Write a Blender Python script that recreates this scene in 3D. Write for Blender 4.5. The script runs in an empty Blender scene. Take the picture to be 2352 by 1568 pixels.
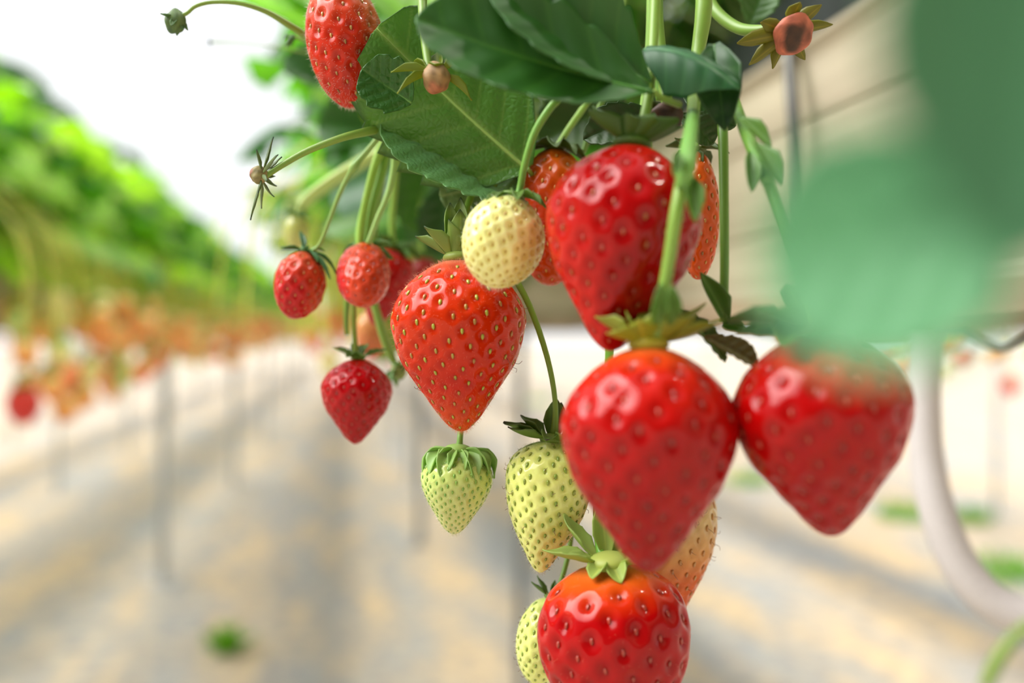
import bpy, math, random
import numpy as np
from mathutils import Vector, Matrix

random.seed(7)
rng = np.random.default_rng(11)
COL = bpy.context.scene.collection
F = 2287.0
CAMZ = 1.10
HZ = 765.0
RD = np.array([-0.162, 0.987, 0.0]); RD /= np.linalg.norm(RD)      # direction of the rows
RN = np.array([RD[1], -RD[0], 0.0])                                # to the right of the rows

def P(x, y, d):
    return np.array([(x - 1176.0) / F * d, d, CAMZ + (HZ - y) / F * d])

def ROW(o, s, z):
    p = RN * o + RD * s
    return np.array([p[0], p[1], CAMZ + z])

def unit(v):
    v = np.asarray(v, float)
    return v / (np.linalg.norm(v) + 1e-12)

def srgb(r, g, b):
    def f(c):
        c /= 255.0
        return c / 12.92 if c <= 0.04045 else ((c + 0.055) / 1.055) ** 2.4
    return np.array([f(r), f(g), f(b)])

# ------------------------------------------------------------------ materials
def new_mat(name):
    m = bpy.data.materials.new(name)
    m.use_nodes = True
    nt = m.node_tree
    nt.nodes.clear()
    out = nt.nodes.new('ShaderNodeOutputMaterial')
    return m, nt, out

def N(nt, t, **kw):
    n = nt.nodes.new('ShaderNode' + t)
    for k, v in kw.items():
        if k in n.inputs.keys():
            n.inputs[k].default_value = v
        else:
            setattr(n, k, v)
    return n

def fruit_material(name, sss=0.25, rough=0.3, coat=0.6, bump=0.15, sub=(1.0, 0.25, 0.12)):
    m, nt, out = new_mat(name)
    b = N(nt, 'BsdfPrincipled')
    a = N(nt, 'VertexColor', layer_name='Col')
    tc = N(nt, 'TexCoord')
    no = N(nt, 'TexNoise', Scale=260.0, Detail=3.0)
    nt.links.new(tc.outputs['Object'], no.inputs['Vector'])
    mx = N(nt, 'MixRGB', blend_type='MULTIPLY', Fac=0.35)
    ramp = N(nt, 'ValToRGB')
    ramp.color_ramp.elements[0].position = 0.3
    ramp.color_ramp.elements[0].color = (0.72, 0.6, 0.6, 1)
    ramp.color_ramp.elements[1].position = 0.7
    ramp.color_ramp.elements[1].color = (1.1, 1.1, 1.05, 1)
    nt.links.new(no.outputs['Fac'], ramp.inputs['Fac'])
    nt.links.new(a.outputs['Color'], mx.inputs[1])
    nt.links.new(ramp.outputs['Color'], mx.inputs[2])
    nt.links.new(mx.outputs['Color'], b.inputs['Base Color'])
    b.inputs['Roughness'].default_value = rough
    b.inputs['Subsurface Weight'].default_value = sss
    b.inputs['Subsurface Radius'].default_value = sub
    b.inputs['Subsurface Scale'].default_value = 0.003
    b.inputs['Coat Weight'].default_value = coat
    b.inputs['Coat Roughness'].default_value = 0.07
    b.inputs['Specular IOR Level'].default_value = 0.04
    n2 = N(nt, 'TexNoise', Scale=900.0, Detail=2.0)
    nt.links.new(tc.outputs['Object'], n2.inputs['Vector'])
    bp = N(nt, 'Bump', Strength=bump, Distance=0.0003)
    nt.links.new(n2.outputs['Fac'], bp.inputs['Height'])
    nt.links.new(bp.outputs['Normal'], b.inputs['Normal'])
    nt.links.new(b.outputs['BSDF'], out.inputs['Surface'])
    return m

def leaf_material(name, trans=0.4, rough=0.42, fine=True, tcol=(1.25, 1.5, 0.35), spec=0.5):
    m, nt, out = new_mat(name)
    b = N(nt, 'BsdfPrincipled')
    a = N(nt, 'VertexColor', layer_name='Col')
    b.inputs['Roughness'].default_value = rough
    b.inputs['Specular IOR Level'].default_value = spec
    tc = N(nt, 'TexCoord')
    no = N(nt, 'TexNoise', Scale=45.0, Detail=4.0)
    nt.links.new(tc.outputs['Object'], no.inputs['Vector'])
    ramp = N(nt, 'ValToRGB')
    ramp.color_ramp.elements[0].position = 0.3
    ramp.color_ramp.elements[0].color = (0.7, 0.75, 0.7, 1)
    ramp.color_ramp.elements[1].position = 0.75
    ramp.color_ramp.elements[1].color = (1.15, 1.1, 1.0, 1)
    nt.links.new(no.outputs['Fac'], ramp.inputs['Fac'])
    mx = N(nt, 'MixRGB', blend_type='MULTIPLY', Fac=0.8)
    nt.links.new(a.outputs['Color'], mx.inputs[1])
    nt.links.new(ramp.outputs['Color'], mx.inputs[2])
    nt.links.new(mx.outputs['Color'], b.inputs['Base Color'])
    if fine:
        vo = N(nt, 'TexVoronoi', feature='DISTANCE_TO_EDGE', Scale=620.0)
        nt.links.new(tc.outputs['Object'], vo.inputs['Vector'])
        bp = N(nt, 'Bump', Strength=0.7, Distance=0.0006)
        nt.links.new(vo.outputs['Distance'], bp.inputs['Height'])
        nt.links.new(bp.outputs['Normal'], b.inputs['Normal'])
    t = N(nt, 'BsdfTranslucent')
    m2 = N(nt, 'MixRGB', blend_type='MULTIPLY', Fac=1.0)
    m2.inputs[2].default_value = (*tcol, 1)
    nt.links.new(mx.outputs['Color'], m2.inputs[1])
    nt.links.new(m2.outputs['Color'], t.inputs['Color'])
    ms = N(nt, 'MixShader', Fac=trans)
    nt.links.new(b.outputs['BSDF'], ms.inputs[1])
    nt.links.new(t.outputs['BSDF'], ms.inputs[2])
    nt.links.new(ms.outputs['Shader'], out.inputs['Surface'])
    return m

def vc_material(name, rough=0.5, sss=0.0, coat=0.0, spec=0.5):
    m, nt, out = new_mat(name)
    b = N(nt, 'BsdfPrincipled')
    a = N(nt, 'VertexColor', layer_name='Col')
    nt.links.new(a.outputs['Color'], b.inputs['Base Color'])
    b.inputs['Roughness'].default_value = rough
    b.inputs['Subsurface Weight'].default_value = sss
    b.inputs['Subsurface Scale'].default_value = 0.002
    b.inputs['Coat Weight'].default_value = coat
    b.inputs['Specular IOR Level'].default_value = spec
    nt.links.new(b.outputs['BSDF'], out.inputs['Surface'])
    return m

def noise_material(name, c1, c2, scale=(20, 20, 20), rough=0.6, metal=0.0, bump=0.1, lo=0.35, hi=0.65, rot=0.0, coord='Object', detail=4.0):
    m, nt, out = new_mat(name)
    b = N(nt, 'BsdfPrincipled')
    tc = N(nt, 'TexCoord')
    mp = N(nt, 'Mapping')
    mp.inputs['Rotation'].default_value = (0, 0, rot)
    mp.inputs['Scale'].default_value = scale
    nt.links.new(tc.outputs[coord], mp.inputs['Vector'])
    no = N(nt, 'TexNoise', Scale=1.0, Detail=detail)
    nt.links.new(mp.outputs['Vector'], no.inputs['Vector'])
    ramp = N(nt, 'ValToRGB')
    ramp.color_ramp.elements[0].position = lo
    ramp.color_ramp.elements[0].color = (*c1, 1)
    ramp.color_ramp.elements[1].position = hi
    ramp.color_ramp.elements[1].color = (*c2, 1)
    nt.links.new(no.outputs['Fac'], ramp.inputs['Fac'])
    nt.links.new(ramp.outputs['Color'], b.inputs['Base Color'])
    b.inputs['Roughness'].default_value = rough
    b.inputs['Metallic'].default_value = metal
    bp = N(nt, 'Bump', Strength=bump, Distance=0.002)
    nt.links.new(no.outputs['Fac'], bp.inputs['Height'])
    nt.links.new(bp.outputs['Normal'], b.inputs['Normal'])
    nt.links.new(b.outputs['BSDF'], out.inputs['Surface'])
    return m

M_RIPE = fruit_material('ripe_strawberry_flesh', sss=.15, coat=.42, bump=.04)
M_UNRIPE = fruit_material('unripe_strawberry_flesh', sss=0.3, rough=0.36, coat=0.75, bump=.05, sub=(0.9, 1.0, 0.4))
M_FARFRUIT = vc_material('distant_strawberry_flesh', rough=0.35, coat=0.3)
M_SEED = vc_material('strawberry_seed', rough=0.3, coat=0.5)
M_FUZZ = vc_material('plant_fuzz', rough=0.6)
M_LEAF = leaf_material('strawberry_leaf', trans=0.32)
M_LEAFSOFT = leaf_material('glossy_strawberry_leaf', trans=0.28, rough=0.5, fine=False, spec=0.65)
M_FOLIAGE = leaf_material('row_foliage', trans=0.5, rough=0.42, fine=False, spec=0.6)
M_SEPAL = leaf_material('sepal', trans=0.3, rough=0.45, fine=False)
M_STEM = vc_material('green_stem', rough=0.42, sss=0.2)
M_CORE = vc_material('torn_receptacle', rough=0.6, sss=0.15)

# ------------------------------------------------------------------ object helpers
def mesh_obj(name, verts, faces, mat, parent=None, cols=None, origin=None, smooth=True, label=None, kind=None):
    verts = np.asarray(verts, float)
    if origin is not None:
        verts = verts - origin
    me = bpy.data.meshes.new(name)
    me.from_pydata(verts.tolist(), [], faces)
    if cols is not None:
        cols = np.asarray(cols, float)
        if cols.ndim == 1:
            cols = np.tile(cols, (len(verts), 1))
        at = me.color_attributes.new('Col', 'FLOAT_COLOR', 'POINT')
        buf = np.ones((len(verts), 4))
        buf[:, :3] = np.clip(cols[:, :3], 0, 1)
        at.data.foreach_set('color', buf.ravel())
    if smooth:
        me.polygons.foreach_set('use_smooth', [True] * len(me.polygons))
    me.materials.append(mat)
    me.update()
    o = bpy.data.objects.new(name, me)
    COL.objects.link(o)
    if parent is not None:
        o.parent = parent
    if label:
        o['label'] = label
    if kind:
        o['kind'] = kind
    return o

def thing(name, label, cat, loc=(0, 0, 0), group=None):
    o = bpy.data.objects.new(name, None)
    COL.objects.link(o)
    o.location = [float(v) for v in loc]
    o.empty_display_size = 0.01
    o['label'] = label
    o['category'] = cat
    if group:
        o['group'] = group
    return o

def tag(o, label=None, cat=None, group=None, kind=None):
    if label: o['label'] = label
    if cat: o['category'] = cat
    if group: o['group'] = group
    if kind: o['kind'] = kind
    return o

def merge(parts):
    """parts: list of (verts, faces, cols)"""
    V, Fc, C = [], [], []
    n = 0
    for v, f, c in parts:
        v = np.asarray(v, float)
        V.append(v)
        Fc.extend([tuple(i + n for i in q) for q in f])
        c = np.asarray(c, float)
        C.append(np.tile(c, (len(v), 1)) if c.ndim == 1 else c)
        n += len(v)
    return np.vstack(V), Fc, np.vstack(C)

def catmull(pts, n):
    pts = np.asarray(pts, float)
    if len(pts) == 2:
        t = np.linspace(0, 1, n)[:, None]
        return pts[0] * (1 - t) + pts[1] * t
    p = np.vstack([2 * pts[0] - pts[1], pts, 2 * pts[-1] - pts[-2]])
    out = []
    m = len(pts) - 1
    for u in np.linspace(0, m, n):
        i = min(int(u), m - 1)
        t = u - i
        a, b, c, d = p[i], p[i + 1], p[i + 2], p[i + 3]
        out.append(0.5 * (2 * b + (c - a) * t + (2 * a - 5 * b + 4 * c - d) * t * t + (3 * b - a - 3 * c + d) * t ** 3))
    return np.array(out)

def tube(pts, radii, seg=10, n=24, caps=True):
    """swept tube through control points, radius per control point"""
    pts = np.asarray(pts, float)
    radii = np.asarray(radii, float)
    if radii.ndim == 0:
        radii = np.full(len(pts), float(radii))
    q = catmull(np.hstack([pts, radii[:, None]]), n)
    c, r = q[:, :3], np.maximum(q[:, 3], 1e-5)
    t = np.gradient(c, axis=0)
    t /= np.linalg.norm(t, axis=1)[:, None] + 1e-12
    ref = np.array([0.3, 0.9, 0.2])
    u = np.cross(t[0], ref); u = unit(u)
    V, Fc = [], []
    for i in range(n):
        u = unit(u - t[i] * np.dot(u, t[i]))
        w = np.cross(t[i], u)
        for k in range(seg):
            a = 2 * math.pi * k / seg
            V.append(c[i] + r[i] * (math.cos(a) * u + math.sin(a) * w))
    for i in range(n - 1):
        for k in range(seg):
            k2 = (k + 1) % seg
            Fc.append((i * seg + k, i * seg + k2, (i + 1) * seg + k2, (i + 1) * seg + k))
    if caps:
        Fc.append(tuple(range(seg))[::-1])
        Fc.append(tuple((n - 1) * seg + k for k in range(seg)))
    return np.array(V), Fc

def ptube(pp, seg=10, n=28, bump=0.0):
    """control points as (x, y, depth, radius in photograph pixels)"""
    pts = [P(x, y, d) for x, y, d, r in pp]
    rad = [r * d / F for x, y, d, r in pp]
    v, f = tube(pts, rad, seg, n)
    return v, f

def ramp_cols(z, stops):
    zs = np.array([s[0] for s in stops])
    cs = np.array([s[1] for s in stops])
    return np.stack([np.interp(z, zs, cs[:, k]) for k in range(3)], axis=-1)

# ------------------------------------------------------------------ leaf blades
OBOVATE = [(0, .04), (.06, .2), (.2, .56), (.4, .9), (.58, 1.0), (.76, .9), (.9, .58), (.97, .28), (1, .03)]
LANCE = [(0, .25), (.15, .6), (.4, 1.0), (.65, .88), (.85, .48), (.95, .2), (1, .02)]
ROUND = [(0, .1), (.08, .45), (.25, .88), (.5, 1.0), (.75, .95), (.9, .68), (.97, .4), (1, .1)]

def blade(L, W, outline, teeth=0, amp=0.06, nu=40, nv=10, veins=7, relief=0.0, cup=0.0, bend=0.0, twist=0.0,
          col=(0.05, 0.2, 0.04), vcol=None, wave=0.0, seed=0, fold=0.0, tipcol=None, edge=None, vw=0.055):
    """local leaf: x across, y along, z up.  returns verts, faces, cols"""
    r = np.random.default_rng(seed)
    col = np.array(col)
    vcol = np.array(vcol) if vcol is not None else col * 1.6
    V, C = [], []
    us = np.linspace(0, 1, nu + 1)
    outl = np.array(outline)
    ph = r.uniform(0, 6.28, 4)
    for u in us:
        w = np.interp(u, outl[:, 0], outl[:, 1]) * W / 2
        for side_v in np.linspace(-1, 1, 2 * nv + 1):
            s = abs(side_v)
            ww = w
            sh = 0.0
            if teeth:
                fr = (u * teeth) % 1.0
                tt = (fr if fr < 0.75 else (1 - fr) * 3) - 0.35
                ww = w * (1 + amp * tt * s ** 6 * 1.6)
                sh = amp * 0.5 * W * tt * s ** 6
            x = side_v * ww
            y = u * L + sh * (0.4 if u < 0.95 else 0.0)
            sd = 0.7 + 0.3 * s
            q = (u - 0.62 * abs(x) / L - 0.04) * veins
            vd = abs(q - round(q))
            vn = math.exp(-(vd / (vw * 1.3)) ** 2) if u > 0.05 else 0
            mid = math.exp(-(x / (0.022 * W)) ** 2)
            z = 0.0
            if relief:
                z += relief * (math.cos(2 * math.pi * q) * -0.5) * min(1, s * 3) * (1 - 0.3 * s) - relief * 0.9 * math.exp(-(x / (0.05 * W)) ** 2)
            z += cup * (x * x) / max(W / 2, 1e-6) * 2 / 1.0
            z += fold * abs(x)
            z += wave * W * (0.5 * math.sin(5 * u + ph[0]) * side_v + 0.35 * math.sin(9 * u + ph[1] + 2 * side_v) * s + .25 * math.sin(14 * u + ph[2]) * s * s * np.sign(side_v))
            V.append((x, y, z))
            k = max(mid, vn * 0.55)
            c = col * (1 - k) + vcol * k
            if tipcol is not None:
                tk = max(0, (u - 0.8) / 0.2) ** 1.3
                c = c * (1 - tk) + np.array(tipcol) * tk
            if edge is not None:
                ek = max(0, (s - 0.9) / 0.1) * 0.8
                c = c * (1 - ek) + np.array(edge) * ek
            C.append(c)
    V = np.array(V); C = np.array(C)
    # twist about y and bend along y in the y-z plane
    yy = V[:, 1] / L
    if twist:
        a = twist * yy
        x = V[:, 0] * np.cos(a) - V[:, 2] * np.sin(a)
        z = V[:, 0] * np.sin(a) + V[:, 2] * np.cos(a)
        V[:, 0], V[:, 2] = x, z
    if abs(bend) > 1e-4:
        R = L / bend
        th = V[:, 1] / R
        z0 = V[:, 2].copy()
        V[:, 1] = (R - z0) * np.sin(th)
        V[:, 2] = R - (R - z0) * np.cos(th)
    w2 = 2 * nv + 1
    Fc = []
    for i in range(nu):
        for j in range(w2 - 1):
            a = i * w2 + j
            Fc.append((a, a + 1, a + w2 + 1, a + w2))
    return V, Fc, C

def orient(V, base, ydir, ndir):
    y = unit(ydir)
    z = unit(np.asarray(ndir, float) - y * np.dot(ndir, y))
    x = np.cross(y, z)
    return base + np.outer(V[:, 0], x) + np.outer(V[:, 1], y) + np.outer(V[:, 2], z)

def chord_fix(V, L):
    """rotate/scale a bent blade so that base -> tip stays on the y axis with length L"""
    w = V[V[:, 1].argmax()] if False else None
    return V

def solidify(o, th):
    m = o.modifiers.new('thick', 'SOLIDIFY')
    m.thickness = th
    m.offset = 0
    return o

def leaf_between(base, tip, width, normal, **kw):
    """blade whose chord runs from base to tip in world space"""
    base, tip = np.asarray(base), np.asarray(tip)
    D = np.linalg.norm(tip - base)
    bend = kw.get('bend', 0.0)
    L = D * ((bend / 2) / math.sin(bend / 2)) if abs(bend) > 1e-3 else D
    V, Fc, C = blade(L, width, **kw)
    if abs(bend) > 1e-3:                                            # chord leaves the base at angle bend/2
        a = -bend / 2
        y = V[:, 1] * math.cos(a) - V[:, 2] * math.sin(a)
        z = V[:, 1] * math.sin(a) + V[:, 2] * math.cos(a)
        V[:, 1], V[:, 2] = y, z
    return orient(V, base, tip - base, normal), Fc, C

def make_leaf(label, base, tip, width_px, normal, mat=None, petiole=None, pet_col=None, group=None, name='strawberry_leaf', rib=True, **kw):
    b, t = P(*base), P(*tip)
    w = width_px * (base[2] + tip[2]) / 2 / F
    V, Fc, C = leaf_between(b, t, w, normal, **kw)
    r = thing(name, label, 'leaf', b, group)
    o = mesh_obj('blade', V, Fc, mat or M_LEAF, r, C, origin=b)
    solidify(o, 0.00025)
    if rib:
        nv = kw.get('nv', 10); nu = kw.get('nu', 40)
        w2 = 2 * nv + 1
        line = V[nv::w2][: nu + 1]
        nn = unit(normal)
        ctrl = line[:: max(1, nu // 8)] - nn * 0.0001
        rad = np.linspace(0.00055, 0.0002, len(ctrl)) * (w / 0.03) ** 0.5
        tv, tf = tube(ctrl, rad, 6, 24)
        mesh_obj('midrib', tv, tf, M_STEM, r, np.array(kw.get('vcol', kw.get('col'))), origin=b)
    if petiole:
        tv, tf = ptube(petiole)
        mesh_obj('petiole', tv, tf, M_STEM, r, pet_col if pet_col is not None else srgb(120, 150, 60), origin=b)
    return r

# ------------------------------------------------------------------ strawberries
PROF_HEART = [(0, 0), (.015, .24), (.07, .52), (.18, .83), (.32, 1), (.44, .98), (.6, .85), (.72, .65), (.84, .44), (.94, .25), (1, 0)]
PROF_CONE = [(0, 0), (.015, .3), (.06, .6), (.15, .88), (.28, 1), (.42, .97), (.6, .8), (.76, .56), (.88, .38), (.96, .22), (1, 0)]
PROF_FAT = [(0, 0), (.015, .3), (.07, .6), (.18, .88), (.34, 1), (.5, .98), (.66, .86), (.8, .66), (.91, .43), (.97, .25), (1, 0)]
PROF_EGG = [(0, 0), (.03, .35), (.12, .68), (.3, .94), (.48, 1), (.66, .93), (.82, .74), (.93, .48), (.98, .27), (1, 0)]
PROF_LONG = [(0, 0), (.015, .3), (.06, .62), (.14, .88), (.25, 1), (.4, .97), (.55, .86), (.7, .66), (.84, .42), (.94, .24), (1, 0)]

def profile(prof, L, R, n):
    pr = np.array(prof)
    ph = np.arccos(np.clip(1 - 2 * pr[:, 0], -1, 1))
    q = catmull(np.stack([ph, pr[:, 1]], 1), 600)
    z = (1 - np.cos(np.clip(q[:, 0], 0, math.pi))) / 2 * L
    r = np.maximum(q[:, 1], 0) * R
    r[0] = r[-1] = 0
    s = np.concatenate([[0], np.cumsum(np.hypot(np.diff(z), np.diff(r)))])
    si = np.linspace(0, s[-1], n)
    return np.interp(si, s, z), np.interp(si, s, r), si

def ellipsoid(seg=8, rings=5):
    V, Fc = [(0, 0, 1.0)], []
    for i in range(1, rings):
        a = math.pi * i / rings
        for k in range(seg):
            b = 2 * math.pi * k / seg
            V.append((math.sin(a) * math.cos(b), math.sin(a) * math.sin(b), math.cos(a)))
    V.append((0, 0, -1.0))
    for k in range(seg):
        Fc.append((0, 1 + k, 1 + (k + 1) % seg))
    for i in range(rings - 2):
        for k in range(seg):
            a = 1 + i * seg + k; b = 1 + i * seg + (k + 1) % seg
            Fc.append((a, a + seg, b + seg, b))
    e = len(V) - 1
    o = 1 + (rings - 2) * seg
    for k in range(seg):
        Fc.append((o + k, e, o + (k + 1) % seg))
    return np.array(V), Fc

ELL_V, ELL_F = ellipsoid()

def instance_many(tv, tf, pos, X, Y, Z, cols):
    """many copies of a template, returns one mesh's data"""
    n, m = len(pos), len(tv)
    V = pos[:, None, :] + tv[None, :, 0:1] * X[:, None, :] + tv[None, :, 1:2] * Y[:, None, :] + tv[None, :, 2:3] * Z[:, None, :]
    V = V.reshape(-1, 3)
    Fc = []
    for i in range(n):
        Fc.extend([tuple(a + i * m for a in f) for f in tf])
    C = np.repeat(cols, m, axis=0)
    return V, Fc, C

def fruit_surface(T, B, R, prof, nth, nz, seed, side_scale=1.0, lump=0.03):
    r = np.random.default_rng(seed)
    a = unit(B - T)
    L = np.linalg.norm(B - T)
    e2 = unit(np.array([0, 1.0, 0]) - a * a[1])
    e1 = np.cross(e2, a)
    e1 = unit(e1)
    if e1[0] < 0:
        e1 = -e1
    z, rr, s = profile(prof, L, R, nz)
    ph = r.uniform(0, 6.28, 6)
    def lumps(th, zf):
        return 1 + lump * (np.cos(2 * th + ph[0]) * .5 + np.cos(3 * th + ph[1] + 2 * zf) * .5 + .6 * np.cos(5 * th + ph[2] + 3 * zf) * zf)
    def pt(th, zz, rad):
        rad = rad * lumps(th, zz / L)
        return T + np.multiply.outer(zz, a) + (rad * np.cos(th))[..., None] * e1 + (rad * np.sin(th) * side_scale)[..., None] * e2
    return dict(a=a, L=L, e1=e1, e2=e2, z=z, r=rr, s=s, pt=pt, rng=r)

def strawberry(label, top, tip, width, prof, stops, mat=M_RIPE, nd=170, nth=150, nz=110, seed=1, dimple=0.16, sig=0.33,
               seed_len=0.36, seed_cols=None, dim_tint=None, side=None, styles=0.0, fuzz=0, group=None, side_scale=1.0,
               calyx=None, stem=None, lump=0.03, tipdense=0.5, seedlift=0.25, stem_col=None, name='strawberry', skipseed=0.03, fuzzcol=None):
    T, B = P(*top), P(*tip)
    dm = (top[2] + tip[2]) / 2
    R = width / 2 * dm / F
    S = fruit_surface(T, B, R, prof, nth, nz, seed, side_scale, lump)
    a, e1, e2, r = S['a'], S['e1'], S['e2'], S['rng']
    root = thing(name, label, 'strawberry', T, group)
    th = np.linspace(0, 2 * math.pi, nth, endpoint=False)
    zz = S['z']; rr = S['r']
    TH, ZZ = np.meshgrid(th, zz[1:-1])
    _, RR = np.meshgrid(th, rr[1:-1])
    pts = S['pt'](TH.ravel(), ZZ.ravel(), RR.ravel())
    pts = np.vstack([T[None], pts, B[None]])
    zf = np.concatenate([[0], ZZ.ravel() / S['L'], [1]])
    # normals from profile slope
    dz = np.gradient(zz); dr = np.gradient(rr)
    sl = np.hypot(dz, dr)
    nr_, nz_ = dz / sl, -dr / sl
    NR = np.repeat(nr_[1:-1], nth); NZ = np.repeat(nz_[1:-1], nth)
    Nn = NR[:, None] * (np.cos(TH.ravel())[:, None] * e1 + np.sin(TH.ravel())[:, None] * e2) + NZ[:, None] * a
    Nn = np.vstack([-a[None], Nn, a[None]])
    # seed positions: golden angle, weighted by area
    w = rr * (1.0 + tipdense * 2 * np.clip(zz / S['L'], 0, 1) ** 2)
    cw = np.cumsum(w); cw /= cw[-1]
    k = np.arange(nd)
    fz = skipseed + (0.996 - skipseed) * (k + 0.5) / nd
    idx = np.interp(fz, cw, np.arange(len(zz)))
    dth = (k * 2.399963 + r.normal(0, 0.035, nd)) % (2 * math.pi)
    idx = np.clip(idx + r.normal(0, 0.25, nd), 1, len(zz) - 2)
    dzv = np.interp(idx, np.arange(len(zz)), zz)
    drv = np.interp(idx, np.arange(len(zz)), rr)
    dp = S['pt'](dth, dzv, drv)
    inr = np.interp(idx, np.arange(len(zz)), nr_); inz = np.interp(idx, np.arange(len(zz)), nz_)
    rad_dir = np.cos(dth)[:, None] * e1 + np.sin(dth)[:, None] * e2
    dn = inr[:, None] * rad_dir + inz[:, None] * a
    dn /= np.linalg.norm(dn, axis=1)[:, None]
    dv = inr[:, None] * a - inz[:, None] * rad_dir        # downwards along the surface
    dv /= np.linalg.norm(dv, axis=1)[:, None]
    du = np.cross(dn, dv)
    area = 2 * math.pi * np.trapezoid(rr, S['s']) if hasattr(np, 'trapezoid') else 2 * math.pi * np.trapz(rr, S['s'])
    dens = 1.0 + tipdense * 2 * np.clip(dzv / S['L'], 0, 1) ** 2
    sp0 = math.sqrt(area / nd)
    spc = sp0 * np.sqrt(np.mean(dens) / dens)
    # displacement
    disp = np.zeros(len(pts)); tint = np.zeros(len(pts))
    for i0 in range(0, len(pts), 4000):
        q = pts[i0:i0 + 4000]
        dvec = q[:, None, :] - dp[None]
        d2 = (dvec ** 2).sum(-1) / spc[None] ** 2
        j = d2.argmin(1)
        dd = dvec[np.arange(len(q)), j]
        uu = (dd * du[j]).sum(1) / spc[j]; vv = (dd * dv[j]).sum(1) / spc[j] / 1.2
        rho2 = uu ** 2 + vv ** 2
        g = np.exp(-rho2 / sig ** 2)
        ring = np.exp(-((np.sqrt(rho2) - 1.75 * sig) / (0.55 * sig)) ** 2)
        disp[i0:i0 + 4000] = spc[j] * (-dimple * g + 0.07 * dimple * ring)
        tint[i0:i0 + 4000] = g
    edge = np.clip(zf * 12, 0, 1)
    V = pts + Nn * (disp * edge)[:, None]
    C = ramp_cols(zf, stops)
    if mat is M_RIPE:
        C = C * np.array([.74, .62, .55])
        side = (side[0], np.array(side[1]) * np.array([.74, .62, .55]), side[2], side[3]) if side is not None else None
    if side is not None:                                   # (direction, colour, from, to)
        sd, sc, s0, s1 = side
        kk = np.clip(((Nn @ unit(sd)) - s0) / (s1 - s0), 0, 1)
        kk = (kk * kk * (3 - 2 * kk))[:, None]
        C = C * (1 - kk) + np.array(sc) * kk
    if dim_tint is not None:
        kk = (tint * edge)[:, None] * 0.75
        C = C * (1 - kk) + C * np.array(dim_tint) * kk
    Fc = []
    for k2 in range(nth):
        Fc.append((0, 1 + (k2 + 1) % nth, 1 + k2))
    for i in range(nz - 3):
        for k2 in range(nth):
            p = 1 + i * nth + k2; q = 1 + i * nth + (k2 + 1) % nth
            Fc.append((p, q, q + nth, p + nth))
    e = len(V) - 1; o0 = 1 + (nz - 3) * nth
    for k2 in range(nth):
        Fc.append((o0 + k2, o0 + (k2 + 1) % nth, e))
    fr = mesh_obj('fruit', V, Fc, mat, root, C, origin=T)
    # make sure the faces look outward
    # seeds
    sel = np.arange(nd)
    sel = sel[dzv / S['L'] > 0.02]
    sl_ = seed_len * spc[sel] * 0.5
    c0, c1 = seed_cols if seed_cols else (srgb(190, 170, 60), srgb(150, 90, 40))
    mixv = r.uniform(0, 1, len(sel))[:, None]
    sc = np.array(c0) * (1 - mixv) + np.array(c1) * mixv
    pos = dp[sel] + dn[sel] * ((-dimple + 0.0) * spc[sel] + sl_ * 0.42 * seedlift * 2)[:, None]
    tv = ELL_V.copy()
    tv[:, 0] *= 1 - 0.3 * tv[:, 1]
    V2, F2, C2 = instance_many(tv, ELL_F, pos, du[sel] * (sl_ * 0.52)[:, None], dv[sel] * sl_[:, None], dn[sel] * (sl_ * 0.42)[:, None], sc)
    parts = [(V2, F2, C2)]
    if styles > 0:
        tri = np.array([[math.cos(t), math.sin(t), 0] for t in (0, 2.1, 4.2)])
        for i in sel:
            if r.random() > styles:
                continue
            rad = 0.00006
            ln = spc[i] * r.uniform(0.25, 0.5)
            d1 = unit(dn[i] * 1.0 + dv[i] * r.uniform(-.3, .5) + du[i] * r.uniform(-.4, .4))
            d2 = unit(dv[i] * r.uniform(-1, 1) + du[i] * r.uniform(-1, 1) + dn[i] * 0.2)
            p0 = dp[i] - dn[i] * dimple * spc[i] * 0.6
            p1 = p0 + d1 * ln * 0.75; p2 = p1 + d2 * ln * 0.6
            v, f = tube([p0, p1, p2], [rad, rad, rad * 0.8], 4, 7)
            parts.append((v, f, srgb(95, 50, 28)))
    V2, F2, C2 = merge(parts)
    mesh_obj('seeds', V2, F2, M_SEED, fr, C2, origin=T, kind='stuff')
    if fuzz:
        ii = r.integers(nth * 3, len(pts) - 5, fuzz)
        n0 = Nn[ii]; p0 = V[ii]
        dirs = n0 + a * r.uniform(-.1, .5, (fuzz, 1)) + r.normal(0, .35, (fuzz, 3))
        dirs /= np.linalg.norm(dirs, axis=1)[:, None]
        ln = r.uniform(0.0006, 0.0014, fuzz)
        X = np.cross(dirs, [0.3, 1, 0.2]); X /= np.linalg.norm(X, axis=1)[:, None]
        Y = np.cross(dirs, X)
        tv = np.array([[1, 0, 0], [-.5, .87, 0], [-.5, -.87, 0], [0, 0, 1.0]])
        tf = [(0, 1, 3), (1, 2, 3), (2, 0, 3)]
        V3, F3, C3 = instance_many(tv, tf, p0, X * 0.00002, Y * 0.00002, dirs * ln[:, None],
                                   np.tile(fuzzcol if fuzzcol is not None else srgb(240, 150, 115), (fuzz, 1)))
        mesh_obj('fuzz', V3, F3, M_FUZZ, fr, C3, origin=T, kind='stuff')
    if calyx:
        make_calyx(root, T, a, e1, e2, R, T, seed=seed, **calyx)
    if stem:
        v, f = ptube(stem)
        mesh_obj('stem', v, f, M_STEM, root, stem_col if stem_col is not None else srgb(128, 165, 60), origin=T)
    return root

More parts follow.
